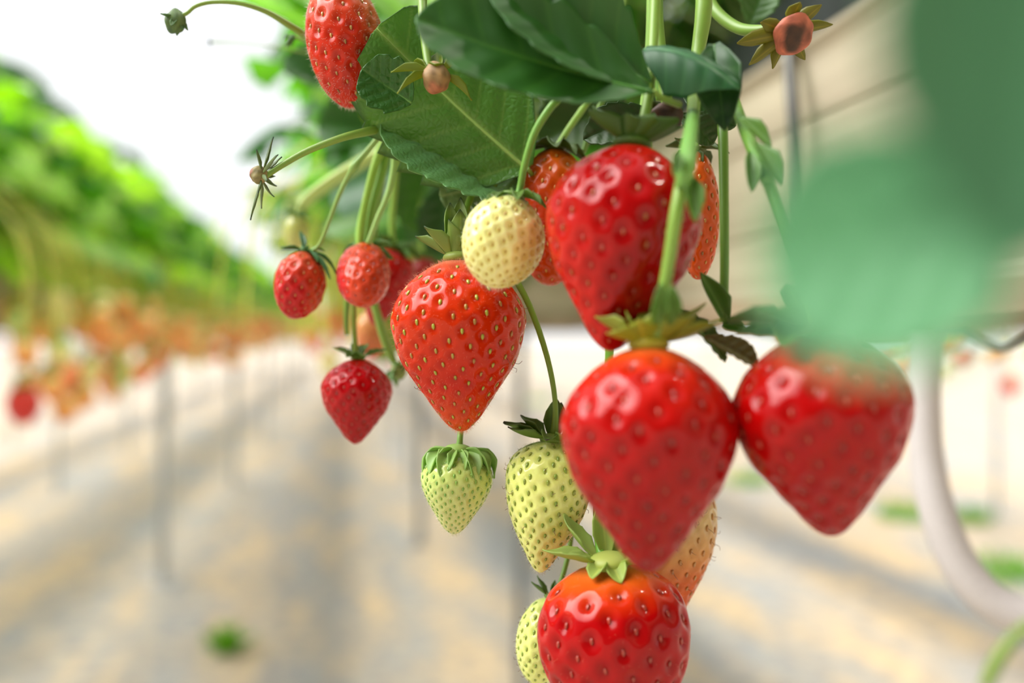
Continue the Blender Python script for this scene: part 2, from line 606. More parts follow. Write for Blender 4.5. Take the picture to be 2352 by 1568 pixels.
def make_calyx(root, C0, a, e1, e2, R, origin, seed=0, n=9, length=0.8, width=0.34, lift=0.3, bend=-0.6, col=None, col2=None,
               disc=0.3, azim=None, jitter=0.25, tipcol=None, discol=None, lifts=None, lens=None, dome=0.35, front_clear=False):
    """a ring of sepals round the top; lift is the angle above the berry's shoulder plane"""
    r = np.random.default_rng(seed + 77)
    col = np.array(col) if col is not None else srgb(70, 110, 40)
    col2 = np.array(col2) if col2 is not None else srgb(110, 140, 60)
    tv = ELL_V.copy()
    seg, rings = 14, 8
    ev, ef = ellipsoid(seg, rings)
    up = -a
    DV = C0 + up * R * 0.03 + np.outer(ev[:, 0], e1) * R * disc + np.outer(ev[:, 1], e2) * R * disc + np.outer(ev[:, 2], up) * R * disc * dome
    body = mesh_obj('calyx', DV, ef, M_SEPAL, root, discol if discol is not None else col2, origin=origin)
    az = azim if azim is not None else [2 * math.pi * i / n + r.normal(0, 0.12) for i in range(n)]
    for i, t in enumerate(az):
        out = math.cos(t) * e1 + math.sin(t) * e2
        lf = (lifts[i] if lifts else lift + r.normal(0, jitter))
        ln = (lens[i] if lens else length * r.uniform(0.8, 1.15)) * R
        yd = out * math.cos(lf) + up * math.sin(lf)
        nd = up * math.cos(lf) - out * math.sin(lf)
        V, Fc, Cc = blade(ln, width * R * r.uniform(0.85, 1.1) * 1.2, LANCE, nu=20, nv=6, veins=0.01, cup=0.4, bend=bend + r.normal(0, 0.25),
                          col=col * r.uniform(0.8, 1.2), vcol=col2, wave=0.05, seed=int(r.integers(1e6)), tipcol=tipcol, twist=r.normal(0, .25))
        k = np.clip(1 - np.linalg.norm(V, axis=1) / (ln * 0.45), 0, 1)[:, None]
        Cc = Cc * (1 - k) + col2 * k
        Vw = orient(V, C0 + out * R * disc * 0.5 + up * R * 0.05, yd, nd)
        o = mesh_obj('sepal', Vw, Fc, M_SEPAL, body, Cc, origin=origin)
        solidify(o, 0.0003)
    return body

def picked_calyx(label, centre, axis, Rpx, stem, seed, n=9, core_col=None, core2=None, lens=1.0, col=None, col2=None, tipcol=None, lift=0.1, core=0.4, width=.34, bend=-.5, jitter=.35, lifts=None, azim=None, lenlist=None, corelen=.45):
    C0 = P(*centre)
    a = unit(axis)
    ref = np.array([0, 1.0, 0]) if abs(a[1]) < 0.9 else np.array([0, 0, 1.0])
    e2 = unit(ref - a * np.dot(ref, a)); e1 = np.cross(e2, a)
    R = Rpx * centre[2] / F
    root = thing('picked_calyx', label, 'strawberry calyx', C0)
    c = make_calyx(root, C0, a, e1, e2, R, C0, seed=seed, n=n, length=lens, lift=lift, col=col, col2=col2, tipcol=tipcol, width=width, bend=bend, jitter=jitter, lifts=lifts, azim=azim, lens=lenlist)
    # torn core
    r = np.random.default_rng(seed)
    ev, ef = ellipsoid(36, 24)
    n_ = 1 + 0.07 * np.sin(ev[:, 0] * 3 + 1) * np.cos(ev[:, 1] * 2.5) + 0.06 * np.sin(ev[:, 0] * 5 + 3 * ev[:, 2]) * np.cos(ev[:, 1] * 5 + 2 * ev[:, 2])
    ev = ev * n_[:, None]
    V = C0 + a * R * 0.12 + np.outer(ev[:, 0], e1) * R * core + np.outer(ev[:, 1], e2) * R * core + np.outer(ev[:, 2], a) * R * corelen
    k = np.clip((ev[:, 2] - 0.6 + .12 * np.sin(ev[:, 0] * 6)) * 3.5, 0, 1)[:, None]
    ev[:, 2] -= np.clip((ev[:, 2] - 0.7), 0, 1) * 1.6
    cc = core_col if core_col is not None else srgb(200, 140, 90)
    c2 = core2 if core2 is not None else srgb(190, 60, 40)
    vary = (0.82 + 0.22 * np.sin(ev[:, 0] * 8 + 1 + seed) * np.cos(ev[:, 1] * 7) + r.normal(0, .06, len(ev)))[:, None]
    mesh_obj('core', V, ef, M_CORE, root, (cc * (1 - k) + c2 * k) * vary, origin=C0, label='torn pinkish flesh left on the calyx')
    if stem:
        v, f = ptube(stem)
        mesh_obj('stem', v, f, M_STEM, root, srgb(120, 155, 60), origin=C0)
    return root
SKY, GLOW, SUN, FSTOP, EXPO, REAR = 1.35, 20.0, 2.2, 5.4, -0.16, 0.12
# ================================================================== THE SETTING
def extrude_profile(prof, s0, s1, ns=2, closed=True):
    V = []
    ss = np.linspace(s0, s1, ns)
    for s in ss:
        for o, z in prof:
            V.append(ROW(o, s, z))
    m = len(prof)
    Fc = []
    for i in range(ns - 1):
        for k in range(m if closed else m - 1):
            k2 = (k + 1) % m
            Fc.append((i * m + k, (i + 1) * m + k, (i + 1) * m + k2, i * m + k2))
    Fc.append(tuple(range(m)))
    Fc.append(tuple((ns - 1) * m + k for k in range(m))[::-1])
    return np.array(V), Fc

# ground: beaten earth, straw and pale film in strips along the rows
gm, nt, out = new_mat('ground_straw_and_earth')
gb = N(nt, 'BsdfPrincipled'); gb.inputs['Roughness'].default_value = 0.9
tc = N(nt, 'TexCoord')
ang = math.atan2(RD[0], RD[1])
mp = N(nt, 'Mapping'); mp.inputs['Rotation'].default_value = (0, 0, ang)
nt.links.new(tc.outputs['Object'], mp.inputs['Vector'])
sc1 = N(nt, 'Mapping'); sc1.inputs['Scale'].default_value = (3.2, 0.7, 1)
nt.links.new(mp.outputs['Vector'], sc1.inputs['Vector'])
n1 = N(nt, 'TexNoise', Scale=1.0, Detail=6.0, Roughness=0.7)
nt.links.new(sc1.outputs['Vector'], n1.inputs['Vector'])
r1 = N(nt, 'ValToRGB')
r1.color_ramp.elements[0].position = 0.38; r1.color_ramp.elements[0].color = (*srgb(160, 165, 170), 1)
r1.color_ramp.elements[1].position = 0.6; r1.color_ramp.elements[1].color = (*srgb(203, 184, 154), 1)
e = r1.color_ramp.elements.new(0.5); e.color = (*srgb(176, 170, 161), 1)
nt.links.new(n1.outputs['Fac'], r1.inputs['Fac'])
n2 = N(nt, 'TexNoise', Scale=14.0, Detail=4.0)
nt.links.new(mp.outputs['Vector'], n2.inputs['Vector'])
r2 = N(nt, 'ValToRGB')
r2.color_ramp.elements[0].position = 0.35; r2.color_ramp.elements[0].color = (0.7, 0.7, 0.72, 1)
r2.color_ramp.elements[1].position = 0.62; r2.color_ramp.elements[1].color = (1.2, 1.12, 0.95, 1)
nt.links.new(n2.outputs['Fac'], r2.inputs['Fac'])
mxx = N(nt, 'MixRGB', blend_type='MULTIPLY', Fac=0.9)
nt.links.new(r1.outputs['Color'], mxx.inputs[1]); nt.links.new(r2.outputs['Color'], mxx.inputs[2])
nt.links.new(mxx.outputs['Color'], gb.inputs['Base Color'])
nt.links.new(gb.outputs['BSDF'], out.inputs['Surface'])
gv, gf = [], []
for i in range(41):
    for j in range(61):
        x = -40 + 2 * i; y = -20 + 2 * j
        gv.append((x, y, 0.0))
for i in range(40):
    for j in range(60):
        a = i * 61 + j
        gf.append((a, a + 61, a + 62, a + 1))
g = mesh_obj('ground', gv, gf, gm); g['kind'] = 'structure'

# growing troughs (gutters) -------------------------------------------------
M_TROUGH = noise_material('weathered_cream_plastic', srgb(156, 144, 122), srgb(190, 180, 156), scale=(9, 1.2, 60), rough=0.55, bump=0.05, rot=ang, lo=.3, hi=.62)
M_FLANGE = noise_material('dusty_brown_flange', srgb(128, 108, 86), srgb(160, 140, 114), scale=(12, 3, 40), rough=0.65, bump=0.1)
M_BAG = noise_material('black_substrate_bag', srgb(20, 21, 22), srgb(38, 40, 42), scale=(30, 30, 30), rough=0.5, bump=0.4)
M_METAL = noise_material('galvanised_post', srgb(176, 182, 186), srgb(206, 210, 212), scale=(30, 30, 4), rough=0.45, metal=0.0, bump=0.02)
M_WIRE = noise_material('dark_grey_rod', srgb(82, 82, 80), srgb(115, 114, 110), scale=(60, 60, 12), rough=0.4, metal=0.5, bump=0.02)
M_PIPE = noise_material('white_plastic_tube', srgb(160, 154, 152), srgb(190, 185, 183), scale=(900, 900, 900), rough=0.45, bump=0.05, lo=.28, hi=.42)
M_HOSE = noise_material('grey_drip_hose', srgb(95, 92, 86), srgb(130, 125, 118), scale=(40, 40, 40), rough=0.5, bump=0.05)

TR = [(0.2455, .1605), (.2445, .157), (.2475, .154), (.2500, .149), (.2510, .118), (.2530, .1165), (.2510, .115), (.2518, .062), (.2550, .0600), (.2518, .058),
      (.2525, .030), (.2480, .026), (.2480, .022), (.2540, .018), (.60, .018), (.60, .1605), (.592, .1605), (.592, .03), (.262, .03), (.256, .1605)]

def trough(off, label, s0, s1, group=None, dz=0.0):
    prof = [(o - .25 + off, z + dz) for o, z in TR]
    v, f = extrude_profile(prof, s0, s1, 24)
    org = v[0].copy()
    r = thing('growing_trough', label, 'planting trough', org, group)
    mesh_obj('gutter', v, f, M_TROUGH, r, origin=org, smooth=False)
    fl = [(o - .25 + off, z + dz) for o, z in [(.244, .0215), (.243, .0085), (.2475, .0035), (.60, .0035), (.60, .0178), (.2535, .0178), (.2475, .0215)]]
    v, f = extrude_profile(fl, s0, s1, 24)
    mesh_obj('bottom_flange', v, f, M_FLANGE, r, origin=org, smooth=False, label='dusty brown strip under the cream face')
    # black substrate bag lying in the gutter
    ns = 70
    V, Fc = [], []
    rr = np.random.default_rng(int(off * 100) % 997 + 5)
    mm = 12
    for i in range(ns):
        s = s0 + (s1 - s0) * (i / (ns - 1)) ** 1.6 if s0 > 0 else s0 + (s1 - s0) * (i / (ns - 1))
        for k in range(mm):
            t = math.pi * k / (mm - 1)
            V.append(ROW(off + .176 - .158 * math.copysign(abs(math.cos(t)) ** .4, math.cos(t)), s, .10 + dz + (.145 + rr.normal(0, .006)) * math.sin(t) ** .45))
    for i in range(ns - 1):
        for k in range(mm - 1):
            a = i * mm + k
            Fc.append((a, a + 1, a + mm + 1, a + mm))
    bag = mesh_obj('grow_bag', V, Fc, M_BAG, r, origin=org, label='black substrate bag')
    return r

OUR, LEFT, LEFT2, LEFT3, RIGHT, RIGHT2 = .25, -.98, -2.15, -3.35, 1.5, 2.75
trough(OUR, 'cream plastic growing trough running behind the nearest strawberries', -0.35, 34)
trough(LEFT, 'blurred growing trough hidden under leaves across the aisle', 0.3, 34)
trough(LEFT2, 'pale growing trough of the second row beyond the aisle', 0.5, 34)
trough(LEFT3, 'pale growing trough of the third row beyond the aisle', 0.5, 34)
trough(RIGHT, 'growing trough of the row behind the nearest one', 0.5, 34)
trough(RIGHT2, 'growing trough two rows behind the nearest one', 0.5, 34)

M_METAL2 = noise_material('weathered_grey_post', srgb(112, 120, 126), srgb(142, 150, 156), scale=(30, 30, 4), rough=0.45, bump=0.02)

def post(off, s, label, group=None, zt=0.02, r=0.018, mat=None):
    p = ROW(off, s, 0)
    base = np.array([p[0], p[1], 0.0])
    root = thing('trough_post', label, 'post', base, group)
    v, f = tube([base, base + [0, 0, (CAMZ + zt) / 2], base + [0, 0, CAMZ + zt]], r, 16, 6)
    mesh_obj('pole', v, f, mat or M_METAL, root, origin=base)
    v, f = tube([base + RN * -.16 + [0, 0, CAMZ + zt - .012], base + RN * .16 + [0, 0, CAMZ + zt - .012]], .009, 10, 4)
    mesh_obj('crossbar', v, f, M_METAL, root, origin=base)
    v, f = tube([base + [0, 0, 0.0], base + [0, 0, .012]], r * 2.6, 20, 3)
    mesh_obj('foot', v, f, mat or M_METAL, root, origin=base)

# posts of our own row, found under the trough
pA = P(1196, 1590, 2.98); post(np.dot(pA, RN), np.dot(pA, RD), 'nearest grey steel post under the trough, beside the green strawberries', r=.014, mat=M_METAL2)
pB = P(966, 1250, 5.19); post(np.dot(pB, RN), np.dot(pB, RD), 'second grey steel post under the near trough, below the deep red strawberry', mat=M_METAL2)
for k, s in enumerate((7.5, 9.8, 12.1, 14.4, 17)):
    post(.45, s, 'far post under the near row of troughs', 'far posts of the near row')
q = P(375, 1340, 4.375); LPO = np.dot(q, RN)
lab = ['clearest grey post of the row across the aisle, at its near end', 'next post up the aisle row, thinner and paler']
for k in range(7):
    s = np.dot(q, RD) + 2.75 * k
    if k < 2:
        post(LPO, s, lab[k], r=.023)
    else:
        post(LPO, s, 'small pale post in the distance of the row across the aisle', 'distant posts across the aisle')
for k in range(6):
    post(LEFT2 + .17, 2.9 + 2.2 * k, 'blurred post of the second row beyond the aisle', 'posts of the second row')
for k in range(6):
    post(LEFT3 + .17, 3.6 + 2.2 * k, 'blurred post of the third row beyond the aisle', 'posts of the third row')
for k in range(4):
    post(RIGHT2 + .17 + .9, 5.4 + 2.4 * k, 'faint grey post under the rows behind the near trough', 'posts behind the near trough')

# white tube looping down beside the trough
root = thing('bent_tube', 'thick white plastic tube curving down beside the right red strawberry', 'pipe', P(2128, 740, .44))
pp = [(2128, 690, .44, 36), (2124, 800, .44, 37), (2121, 920, .438, 38), (2128, 1050, .435, 39), (2152, 1170, .43, 41), (2200, 1290, .425, 43), (2270, 1375, .42, 44), (2360, 1420, .415, 44), (2470, 1435, .41, 44)]
v, f = ptube(pp, 24, 60)
mesh_obj('tube', v, f, M_PIPE, root, origin=P(2128, 740, .44))
v, f = ptube([(2128, 700, .44, 41), (2127, 720, .44, 41.5), (2126, 745, .44, 41)], 24, 6)
mesh_obj('coupling', v, f, M_HOSE, root, origin=P(2128, 740, .44))

# dark rod hooked on the trough rim
o0 = P(1816, 122, .56)
root = thing('hooked_rod', 'dark grey metal rod hooked over the trough rim', 'rod', o0)
v, f = ptube([(1850, 100, .585, 14), (1832, 88, .57, 14), (1815, 100, .558, 15), (1814, 140, .55, 15), (1822, 260, .54, 15.5), (1836, 400, .535, 15), (1850, 560, .53, 15), (1862, 690, .525, 15)], 14, 40)
mesh_obj('rod', v, f, M_WIRE, root, origin=o0)

# drip hose slung below the trough
o0 = P(2180, 735, .40)
root = thing('drip_hose', 'grey drip hose sagging under the trough right of the white tube', 'hose', o0)
v, f = ptube([(2150, 742, .425, 10), (2200, 752, .415, 10), (2260, 785, .40, 11), (2300, 798, .395, 11), (2340, 782, .385, 12), (2400, 750, .375, 12)], 12, 40)
mesh_obj('hose', v, f, M_HOSE, root, origin=o0)

# ================================================================== ROW PLANTS (out of focus)
def foliage_plant(seed, nleaf, hmin, hmax, spread, leafsize, cols, hang=0, side=1):
    """returns lists of parts for foliage and petioles; crown at origin; +x away from the row's middle"""
    r = np.random.default_rng(seed)
    fol, pet = [], []
    for i in range(nleaf + hang):
        az = r.uniform(0, 2 * math.pi)
        rad = spread * math.sqrt(r.uniform(0.02, 1))
        h = r.uniform(hmin, hmax) * (1 - 0.35 * (rad / spread) ** 2)
        tip = np.array([math.cos(az) * rad, math.sin(az) * rad * 0.9, h])
        if i >= nleaf:                                              # leaves flopping over the trough's rim
            tip = np.array([side * r.uniform(.19, .31), r.normal(0, .12), r.uniform(-.04, .2)])
            az = math.atan2(tip[1], tip[0])
        c = np.array([0, 0, 0.0])
        mid = tip * np.array([.35, .35, .7])
        v, f = tube([c, mid, tip], [.0022, .0018, .0014], 4, 6, caps=False)
        pet.append((v, f, srgb(140, 165, 80) * r.uniform(.8, 1.1)))
        outd = unit(np.array([math.cos(az), math.sin(az), -0.25 + r.normal(0, .35)]))
        up = unit(np.array([math.cos(az) * .5, math.sin(az) * .5, 1.0]) + r.normal(0, .28, 3))
        sz = leafsize * r.uniform(.75, 1.2)
        cc = np.array(cols[r.integers(len(cols))]) * r.uniform(.8, 1.15)
        for k, da in enumerate((0, 1.45, -1.45)):
            d = outd * math.cos(da) + np.cross(up, outd) * math.sin(da)
            V, Fc, C = blade(sz * (1 if k == 0 else .9), sz * .92, OBOVATE, teeth=6, amp=.12, nu=9, nv=2, veins=5, relief=sz * .012, cup=-.35, bend=-.5 + r.normal(0, .2),
                             col=cc, vcol=cc * 1.25, wave=.05, seed=int(r.integers(1e6)))
            fol.append((orient(V, tip, d, up), Fc, C))
    return fol, pet

def truss_parts(r, side, n, reach, drop, ground_clear=0.0, col=None):
    out, ends = [], []
    col = col if col is not None else srgb(214, 218, 96)
    for i in range(n):
        y = r.normal(0, .07)
        rch = reach * r.uniform(.75, 1.2)
        dp = drop * r.uniform(.45, 1.15)
        p = [np.array([0, 0, .03]), np.array([side * rch * .6, y * .6, .06]), np.array([side * rch, y, -.02]), np.array([side * rch * 1.05, y * 1.1, -dp])]
        v, f = tube(p, [.0018, .0018, .0015, .0012], 5, 14, caps=False)
        out.append((v, f, col * r.uniform(.75, 1.1)))
        ends.append(p[-1])
        for q in range(2):
            e = p[2] + np.array([side * r.uniform(-.02, .05), r.normal(0, .04), -dp * r.uniform(.3, .9)])
            v, f = tube([p[2], (p[2] + e) / 2 + [side * .01, 0, .012], e], [.0013, .0011, .001], 4, 7, caps=False)
            out.append((v, f, col * r.uniform(.75, 1.1)))
            ends.append(e)
    return out, ends

def simple_fruit(L, R, stops, seed):
    r = np.random.default_rng(seed)
    z, rr, s = profile(PROF_CONE if seed % 2 else PROF_EGG, L, R, 13)
    seg = 16
    V = [np.array([0, 0, 0.0])]; C = [ramp_cols(0, stops)]
    for i in range(1, 12):
        for k in range(seg):
            a = 2 * math.pi * k / seg
            V.append(np.array([rr[i] * math.cos(a), rr[i] * math.sin(a), -z[i]])); C.append(ramp_cols(z[i] / L, stops))
    V.append(np.array([0, 0, -L])); C.append(ramp_cols(1, stops))
    Fc = [(0, 1 + k, 1 + (k + 1) % seg) for k in range(seg)]
    for i in range(10):
        for k in range(seg):
            a = 1 + i * seg + k; b = 1 + i * seg + (k + 1) % seg
            Fc.append((a, a + seg, b + seg, b))
    e = len(V) - 1; o = 1 + 10 * seg
    Fc += [(o + k, e, o + (k + 1) % seg) for k in range(seg)]
    return np.array(V), Fc, np.array(C).reshape(-1, 3)

def far_berry_proto(stops, seed, label, group):
    root = thing('strawberry', label, 'strawberry', (0, 0, 0), group)
    V, Fc, C = simple_fruit(.042, .0175, stops, seed)
    mesh_obj('fruit', V, Fc, M_FARFRUIT, root, C)
    parts = []
    r = np.random.default_rng(seed)
    for i in range(7):
        a = 2 * math.pi * i / 7
        d = np.array([math.cos(a), math.sin(a), -.2 + r.normal(0, .25)])
        V, Fc, C = blade(.017, .008, LANCE, nu=5, nv=1, veins=.01, col=srgb(95, 140, 50), cup=.3, bend=-.4, seed=i)
        parts.append((orient(V, np.array([0, 0, .001]), d, (0, 0, 1)), Fc, C))
    V, Fc, C = merge(parts)
    mesh_obj('calyx', V, Fc, M_SEPAL, root, C)
    v, f = tube([(0, 0, 0), (.002, 0, .012), (.001, .001, .028)], .001, 5, 6)
    mesh_obj('stem', v, f, M_STEM, root, srgb(150, 175, 70))
    return root

def dup(root, loc, rotz=0.0, scale=1.0, label=None, group=None, tilt=(0, 0)):
    rc = root.copy(); COL.objects.link(rc)
    rc.location = [float(v) for v in loc]
    rc.rotation_euler = (tilt[0], tilt[1], rotz)
    rc.scale = (scale,) * 3
    if label: rc['label'] = label
    if group: rc['group'] = group
    for ch in list(root.children):
        c = ch.copy(); COL.objects.link(c); c.parent = rc
    return rc

GREENS = [srgb(136, 190, 44), srgb(156, 206, 50), srgb(96, 158, 40), srgb(60, 118, 32), srgb(176, 214, 84)]
ROWANG = -math.atan2(RD[0], RD[1])

def plant_protos(tag_, n, nleaf, hmin, hmax, spread, size, truss, side, group, label, cols=GREENS, seed0=0, reach=.2, drop=.16, hang=0):
    out = []
    for i in range(n):
        root = thing('strawberry_plant', label, 'plant', (0, 0, 0), group)
        fol, pet = foliage_plant(seed0 + i * 13 + 1, nleaf, hmin, hmax, spread, size, cols, hang, side)
        V, Fc, C = merge(fol); mesh_obj('foliage', V, Fc, M_FOLIAGE, root, C, kind='stuff')
        V, Fc, C = merge(pet); mesh_obj('petioles', V, Fc, M_STEM, root, C, kind='stuff')
        ends = []
        if truss:
            r = np.random.default_rng(seed0 + i)
            t, ends = truss_parts(r, side, truss, reach, drop)
            V, Fc, C = merge(t); mesh_obj('fruit_stalks', V, Fc, M_STEM, root, C, kind='stuff')
        out.append((root, ends))
    return out

def place_row(protos, off, s_list, z, seed, berries=None, per=0, flip=False, label=None, group=None, keep=None):
    r = np.random.default_rng(seed)
    used = [False] * len(protos)
    spots = []
    for s in s_list:
        i = int(r.integers(len(protos)))
        root, ends = protos[i]
        p = ROW(off + r.normal(0, .015), s + r.normal(0, .03), z)
        rz = ROWANG + (math.pi if flip else 0)
        sc = r.uniform(.92, 1.1)
        if not used[i] and not root.get('placed', False):
            root.location = [float(v) for v in p]; root.rotation_euler = (0, 0, rz); root.scale = (sc,) * 3
            root['placed'] = True; used[i] = True
            if label: root['label'] = label
            if group: root['group'] = group
        else:
            dup(root, p, rz, sc, label, group)
        Rm = np.array(Matrix.Rotation(rz, 3, 'Z'))
        for e in ends:
            spots.append(p + sc * (Rm @ e))
    return spots

G_LEFT = 'plants in the row across the aisle'
protoL = plant_protos('left', 5, 44, .02, .35, .30, .068, 9, 1, G_LEFT, 'blurred leafy strawberry plant in the row across the aisle', seed0=100, reach=.30, drop=.19, hang=18)
sL = [1.5 + .17 * i for i in range(46)] + [9.5 + .33 * i for i in range(40)]
spotsL = place_row(protoL, LEFT + .19, sL, .16, 1)
protoF = plant_protos('far', 2, 30, .06, .33, .3, .07, 5, 1, 'plants in the rows beyond', 'blurred strawberry plant in the farther rows', seed0=300, reach=.235, drop=.17)
spotsF = place_row(protoF, LEFT2 + .19, [2 + .3 * i for i in range(36)], .13, 2, group='plants in the second row', label='blurred strawberry plant in the second row beyond the aisle')
spotsF3 = place_row(protoF, LEFT3 + .19, [2.5 + .35 * i for i in range(30)], .13, 3, group='plants in the third row', label='blurred strawberry plant in the third row beyond the aisle')
spotsR = place_row(protoF, RIGHT + .16, [1.2 + .3 * i for i in range(24)], .13, 4, flip=True, group='plants behind the near trough', label='blurred strawberry plant in the row behind the near trough')

RED = [(0, srgb(226, 90, 60)), (.2, srgb(230, 50, 36)), (1, srgb(214, 32, 30))]
ORG = [(0, srgb(250, 200, 130)), (.3, srgb(248, 130, 56)), (1, srgb(240, 96, 36))]
ORG2 = [(0, srgb(252, 220, 150)), (.4, srgb(252, 182, 92)), (1, srgb(248, 140, 66))]
YEL = [(0, srgb(236, 232, 150)), (1, srgb(252, 232, 150))]
GRN = [(0, srgb(180, 205, 110)), (1, srgb(205, 212, 120))]
gB = 'distant strawberries across the aisle'
labs = ['blurred red strawberry hanging from the row across the aisle', 'blurred orange strawberry hanging from the row across the aisle', 'blurred light orange strawberry hanging from the row across the aisle',
        'blurred yellow unripe strawberry hanging from the row across the aisle', 'blurred green unripe strawberry hanging from the row across the aisle']
grp = ['distant red strawberries across the aisle', 'distant orange strawberries across the aisle', 'distant light orange strawberries across the aisle', 'distant yellow strawberries across the aisle', 'distant green strawberries across the aisle']
protoB = [far_berry_proto(s, i, labs[i], grp[i]) for i, s in enumerate([RED, ORG, ORG2, YEL, GRN])]

def put_berries(spots, count, seed, weights, where=None, groupw=None, smax=1.25, keep=1.0, dfar=99):
    r = np.random.default_rng(seed)
    vis = [p for p in spots if -60 < 1176 + p[0] / p[1] * F < 2400 and r.random() < keep]
    sp = sorted(vis, key=lambda p: np.hypot(p[0], p[1]))
    for p in sp[:count]:
        i = int(r.choice(5, p=weights))
        root = protoB[i]
        sc = r.uniform(.75, smax) * (0.85 if i >= 3 else 1)
        loc = p - np.array([0, 0, .028 * sc])
        lb = labs[i].replace('from the row across the aisle', where) if where else labs[i]
        gp = grp[i].replace('across the aisle', groupw) if groupw else grp[i]
        if not root.get('placed', False) and not where:
            root.location = [float(v) for v in loc]; root.scale = (sc,) * 3; root['placed'] = True
        else:
            dup(root, loc, r.uniform(0, 6.28), sc, lb, gp, (r.normal(0, .12), r.normal(0, .12)))
    return sp[count:], weights, r

def mass_berries(rest, label):
    sp, weights, r = rest
    parts = []
    for p in sp:
        i = int(r.choice(5, p=weights))
        V, Fc, C = simple_fruit(.042, .0175, [RED, ORG, ORG2, YEL, GRN][i], i)
        parts.append((V * r.uniform(.75, 1.3) + p, Fc, C))
    V, Fc, C = merge(parts)
    o = mesh_obj('distant_strawberries', V, Fc, M_FARFRUIT, None, C, origin=sp[0])
    o.location = [float(t) for t in sp[0]]
    tag(o, label, 'strawberries', None, 'stuff')

mass_berries(put_berries([p for p in spotsL if p[1] > 1.2], 200, 5, [.05, .27, .37, .22, .09], smax=1.35, keep=.5), 'far end of the orange haze of strawberries along the row across the aisle')
put_berries([p for p in spotsF if p[1] > 3], 18, 6, [.1, .3, .3, .2, .1], 'from the second row beyond the aisle', 'in the second row', keep=.3)
put_berries([p for p in spotsR if p[1] > 1.0], 24, 7, [.45, .3, .15, .05, .05], 'under the row behind the near trough', 'behind the near trough', keep=.35)

# our own row, further along and over the near trough
protoO = plant_protos('our', 4, 40, -.06, .34, .30, .06, 6, -1, 'plants further along the near row', 'blurred leafy strawberry plant further along the near row', seed0=500, reach=.26, drop=.17, hang=12,
                      cols=[srgb(88, 150, 40), srgb(70, 128, 48), srgb(100, 165, 45), srgb(60, 115, 55)])
spotsO = place_row(protoO, OUR + .02, [.98 + .16 * i for i in range(42)] + [8.2 + .4 * i for i in range(24)], .15, 8)
put_berries([p for p in spotsO if p[1] > 1.6], 26, 9, [.4, .3, .15, .1, .05], 'further along the near row', 'further along the near row', keep=.25)

# grass tufts on the ground
def tuft(x, y, d, w, seed, label):
    r = np.random.default_rng(seed)
    c = P(x, y, d); c[2] = 0
    parts = []
    for i in range(160):
        a = r.uniform(0, 6.28); rad = w * math.sqrt(r.uniform(0, 1))
        b = c + np.array([math.cos(a) * rad, math.sin(a) * rad, 0])
        V, Fc, C = blade(r.uniform(.05, .12), .012, LANCE, nu=4, nv=1, veins=.01, bend=r.uniform(.2, .9), col=srgb(105, 150, 55) * r.uniform(.7, 1.2), seed=i)
        parts.append((orient(V, b, np.array([r.normal(0, .5), r.normal(0, .5), 1]), np.array([math.cos(a), math.sin(a), .2])), Fc, C))
    V, Fc, C = merge(parts)
    o = mesh_obj('grass_tuft', V, Fc, M_FOLIAGE, None, C, origin=c)
    o.location = [float(t) for t in c]
    tag(o, label, 'grass')
def gd(y): return CAMZ * F / (y - HZ)
tuft(2075, 1190, gd(1190), .16, 1, 'small grass tuft on the ground left of the white tube')
tuft(2225, 1198, gd(1198), .11, 2, 'small grass tuft on the ground just right of the white tube')
tuft(2310, 1320, gd(1320), .22, 3, 'largest grass tuft, on the ground inside the bend of the white tube')
tuft(1720, 1110, gd(1110), .17, 4, 'faint grass tuft between the two big red strawberries')
tuft(1240, 925, gd(925), .2, 5, 'far pale grass tuft behind the thin green stem')
tuft(520, 1500, gd(1500), .03, 6, 'tiny green sprout on the open ground of the aisle')

# ================================================================== THE NEAR STRAWBERRIES
CAL = dict(n=9, length=.75, width=.34, lift=.35, bend=-.5, disc=.3)
G1, G2 = srgb(62, 98, 30), srgb(120, 150, 60)
RS = (srgb(186, 66, 36), srgb(128, 30, 20))          # seeds on red fruit

# 1 the sharp strawberry in focus
strawberry('sharp glossy orange-red strawberry in focus, pointed tip down, covered in green seeds', (1050, 596, .25), (1060, 990, .248), 304, PROF_HEART,
           [(0, srgb(236, 150, 120)), (.05, srgb(228, 100, 70)), (.12, srgb(224, 60, 14)), (.45, srgb(222, 60, 6)), (.75, srgb(218, 44, 12)), (.9, srgb(226, 78, 20)), (1, srgb(228, 96, 30))],
           nd=215, nth=300, nz=210, seed=3, dimple=.12, sig=.25, seed_len=.36, seed_cols=(srgb(160, 170, 50), srgb(165, 110, 45)), dim_tint=(.85, .55, .5),
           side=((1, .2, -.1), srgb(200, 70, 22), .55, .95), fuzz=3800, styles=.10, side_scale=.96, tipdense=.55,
           calyx=dict(azim=[2.75, 2.2, 1.3, .6, 3.5, 4.2, 5.1, 5.9], lifts=[.45, 1.35, 1.4, 1.2, .8, 1.3, 1.2, .9], lens=[.7, .85, .95, .8, .6, .55, .7, .6], width=.3, bend=.3, disc=.22, dome=.5, col=srgb(98, 138, 44), col2=srgb(156, 176, 84), tipcol=srgb(50, 75, 45)),
           stem=[(1052, 590, .25, 9), (1055, 540, .255, 8), (1075, 470, .262, 8), (1110, 380, .27, 8), (1150, 250, .28, 8), (1180, 100, .29, 8), (1190, -60, .3, 8)])

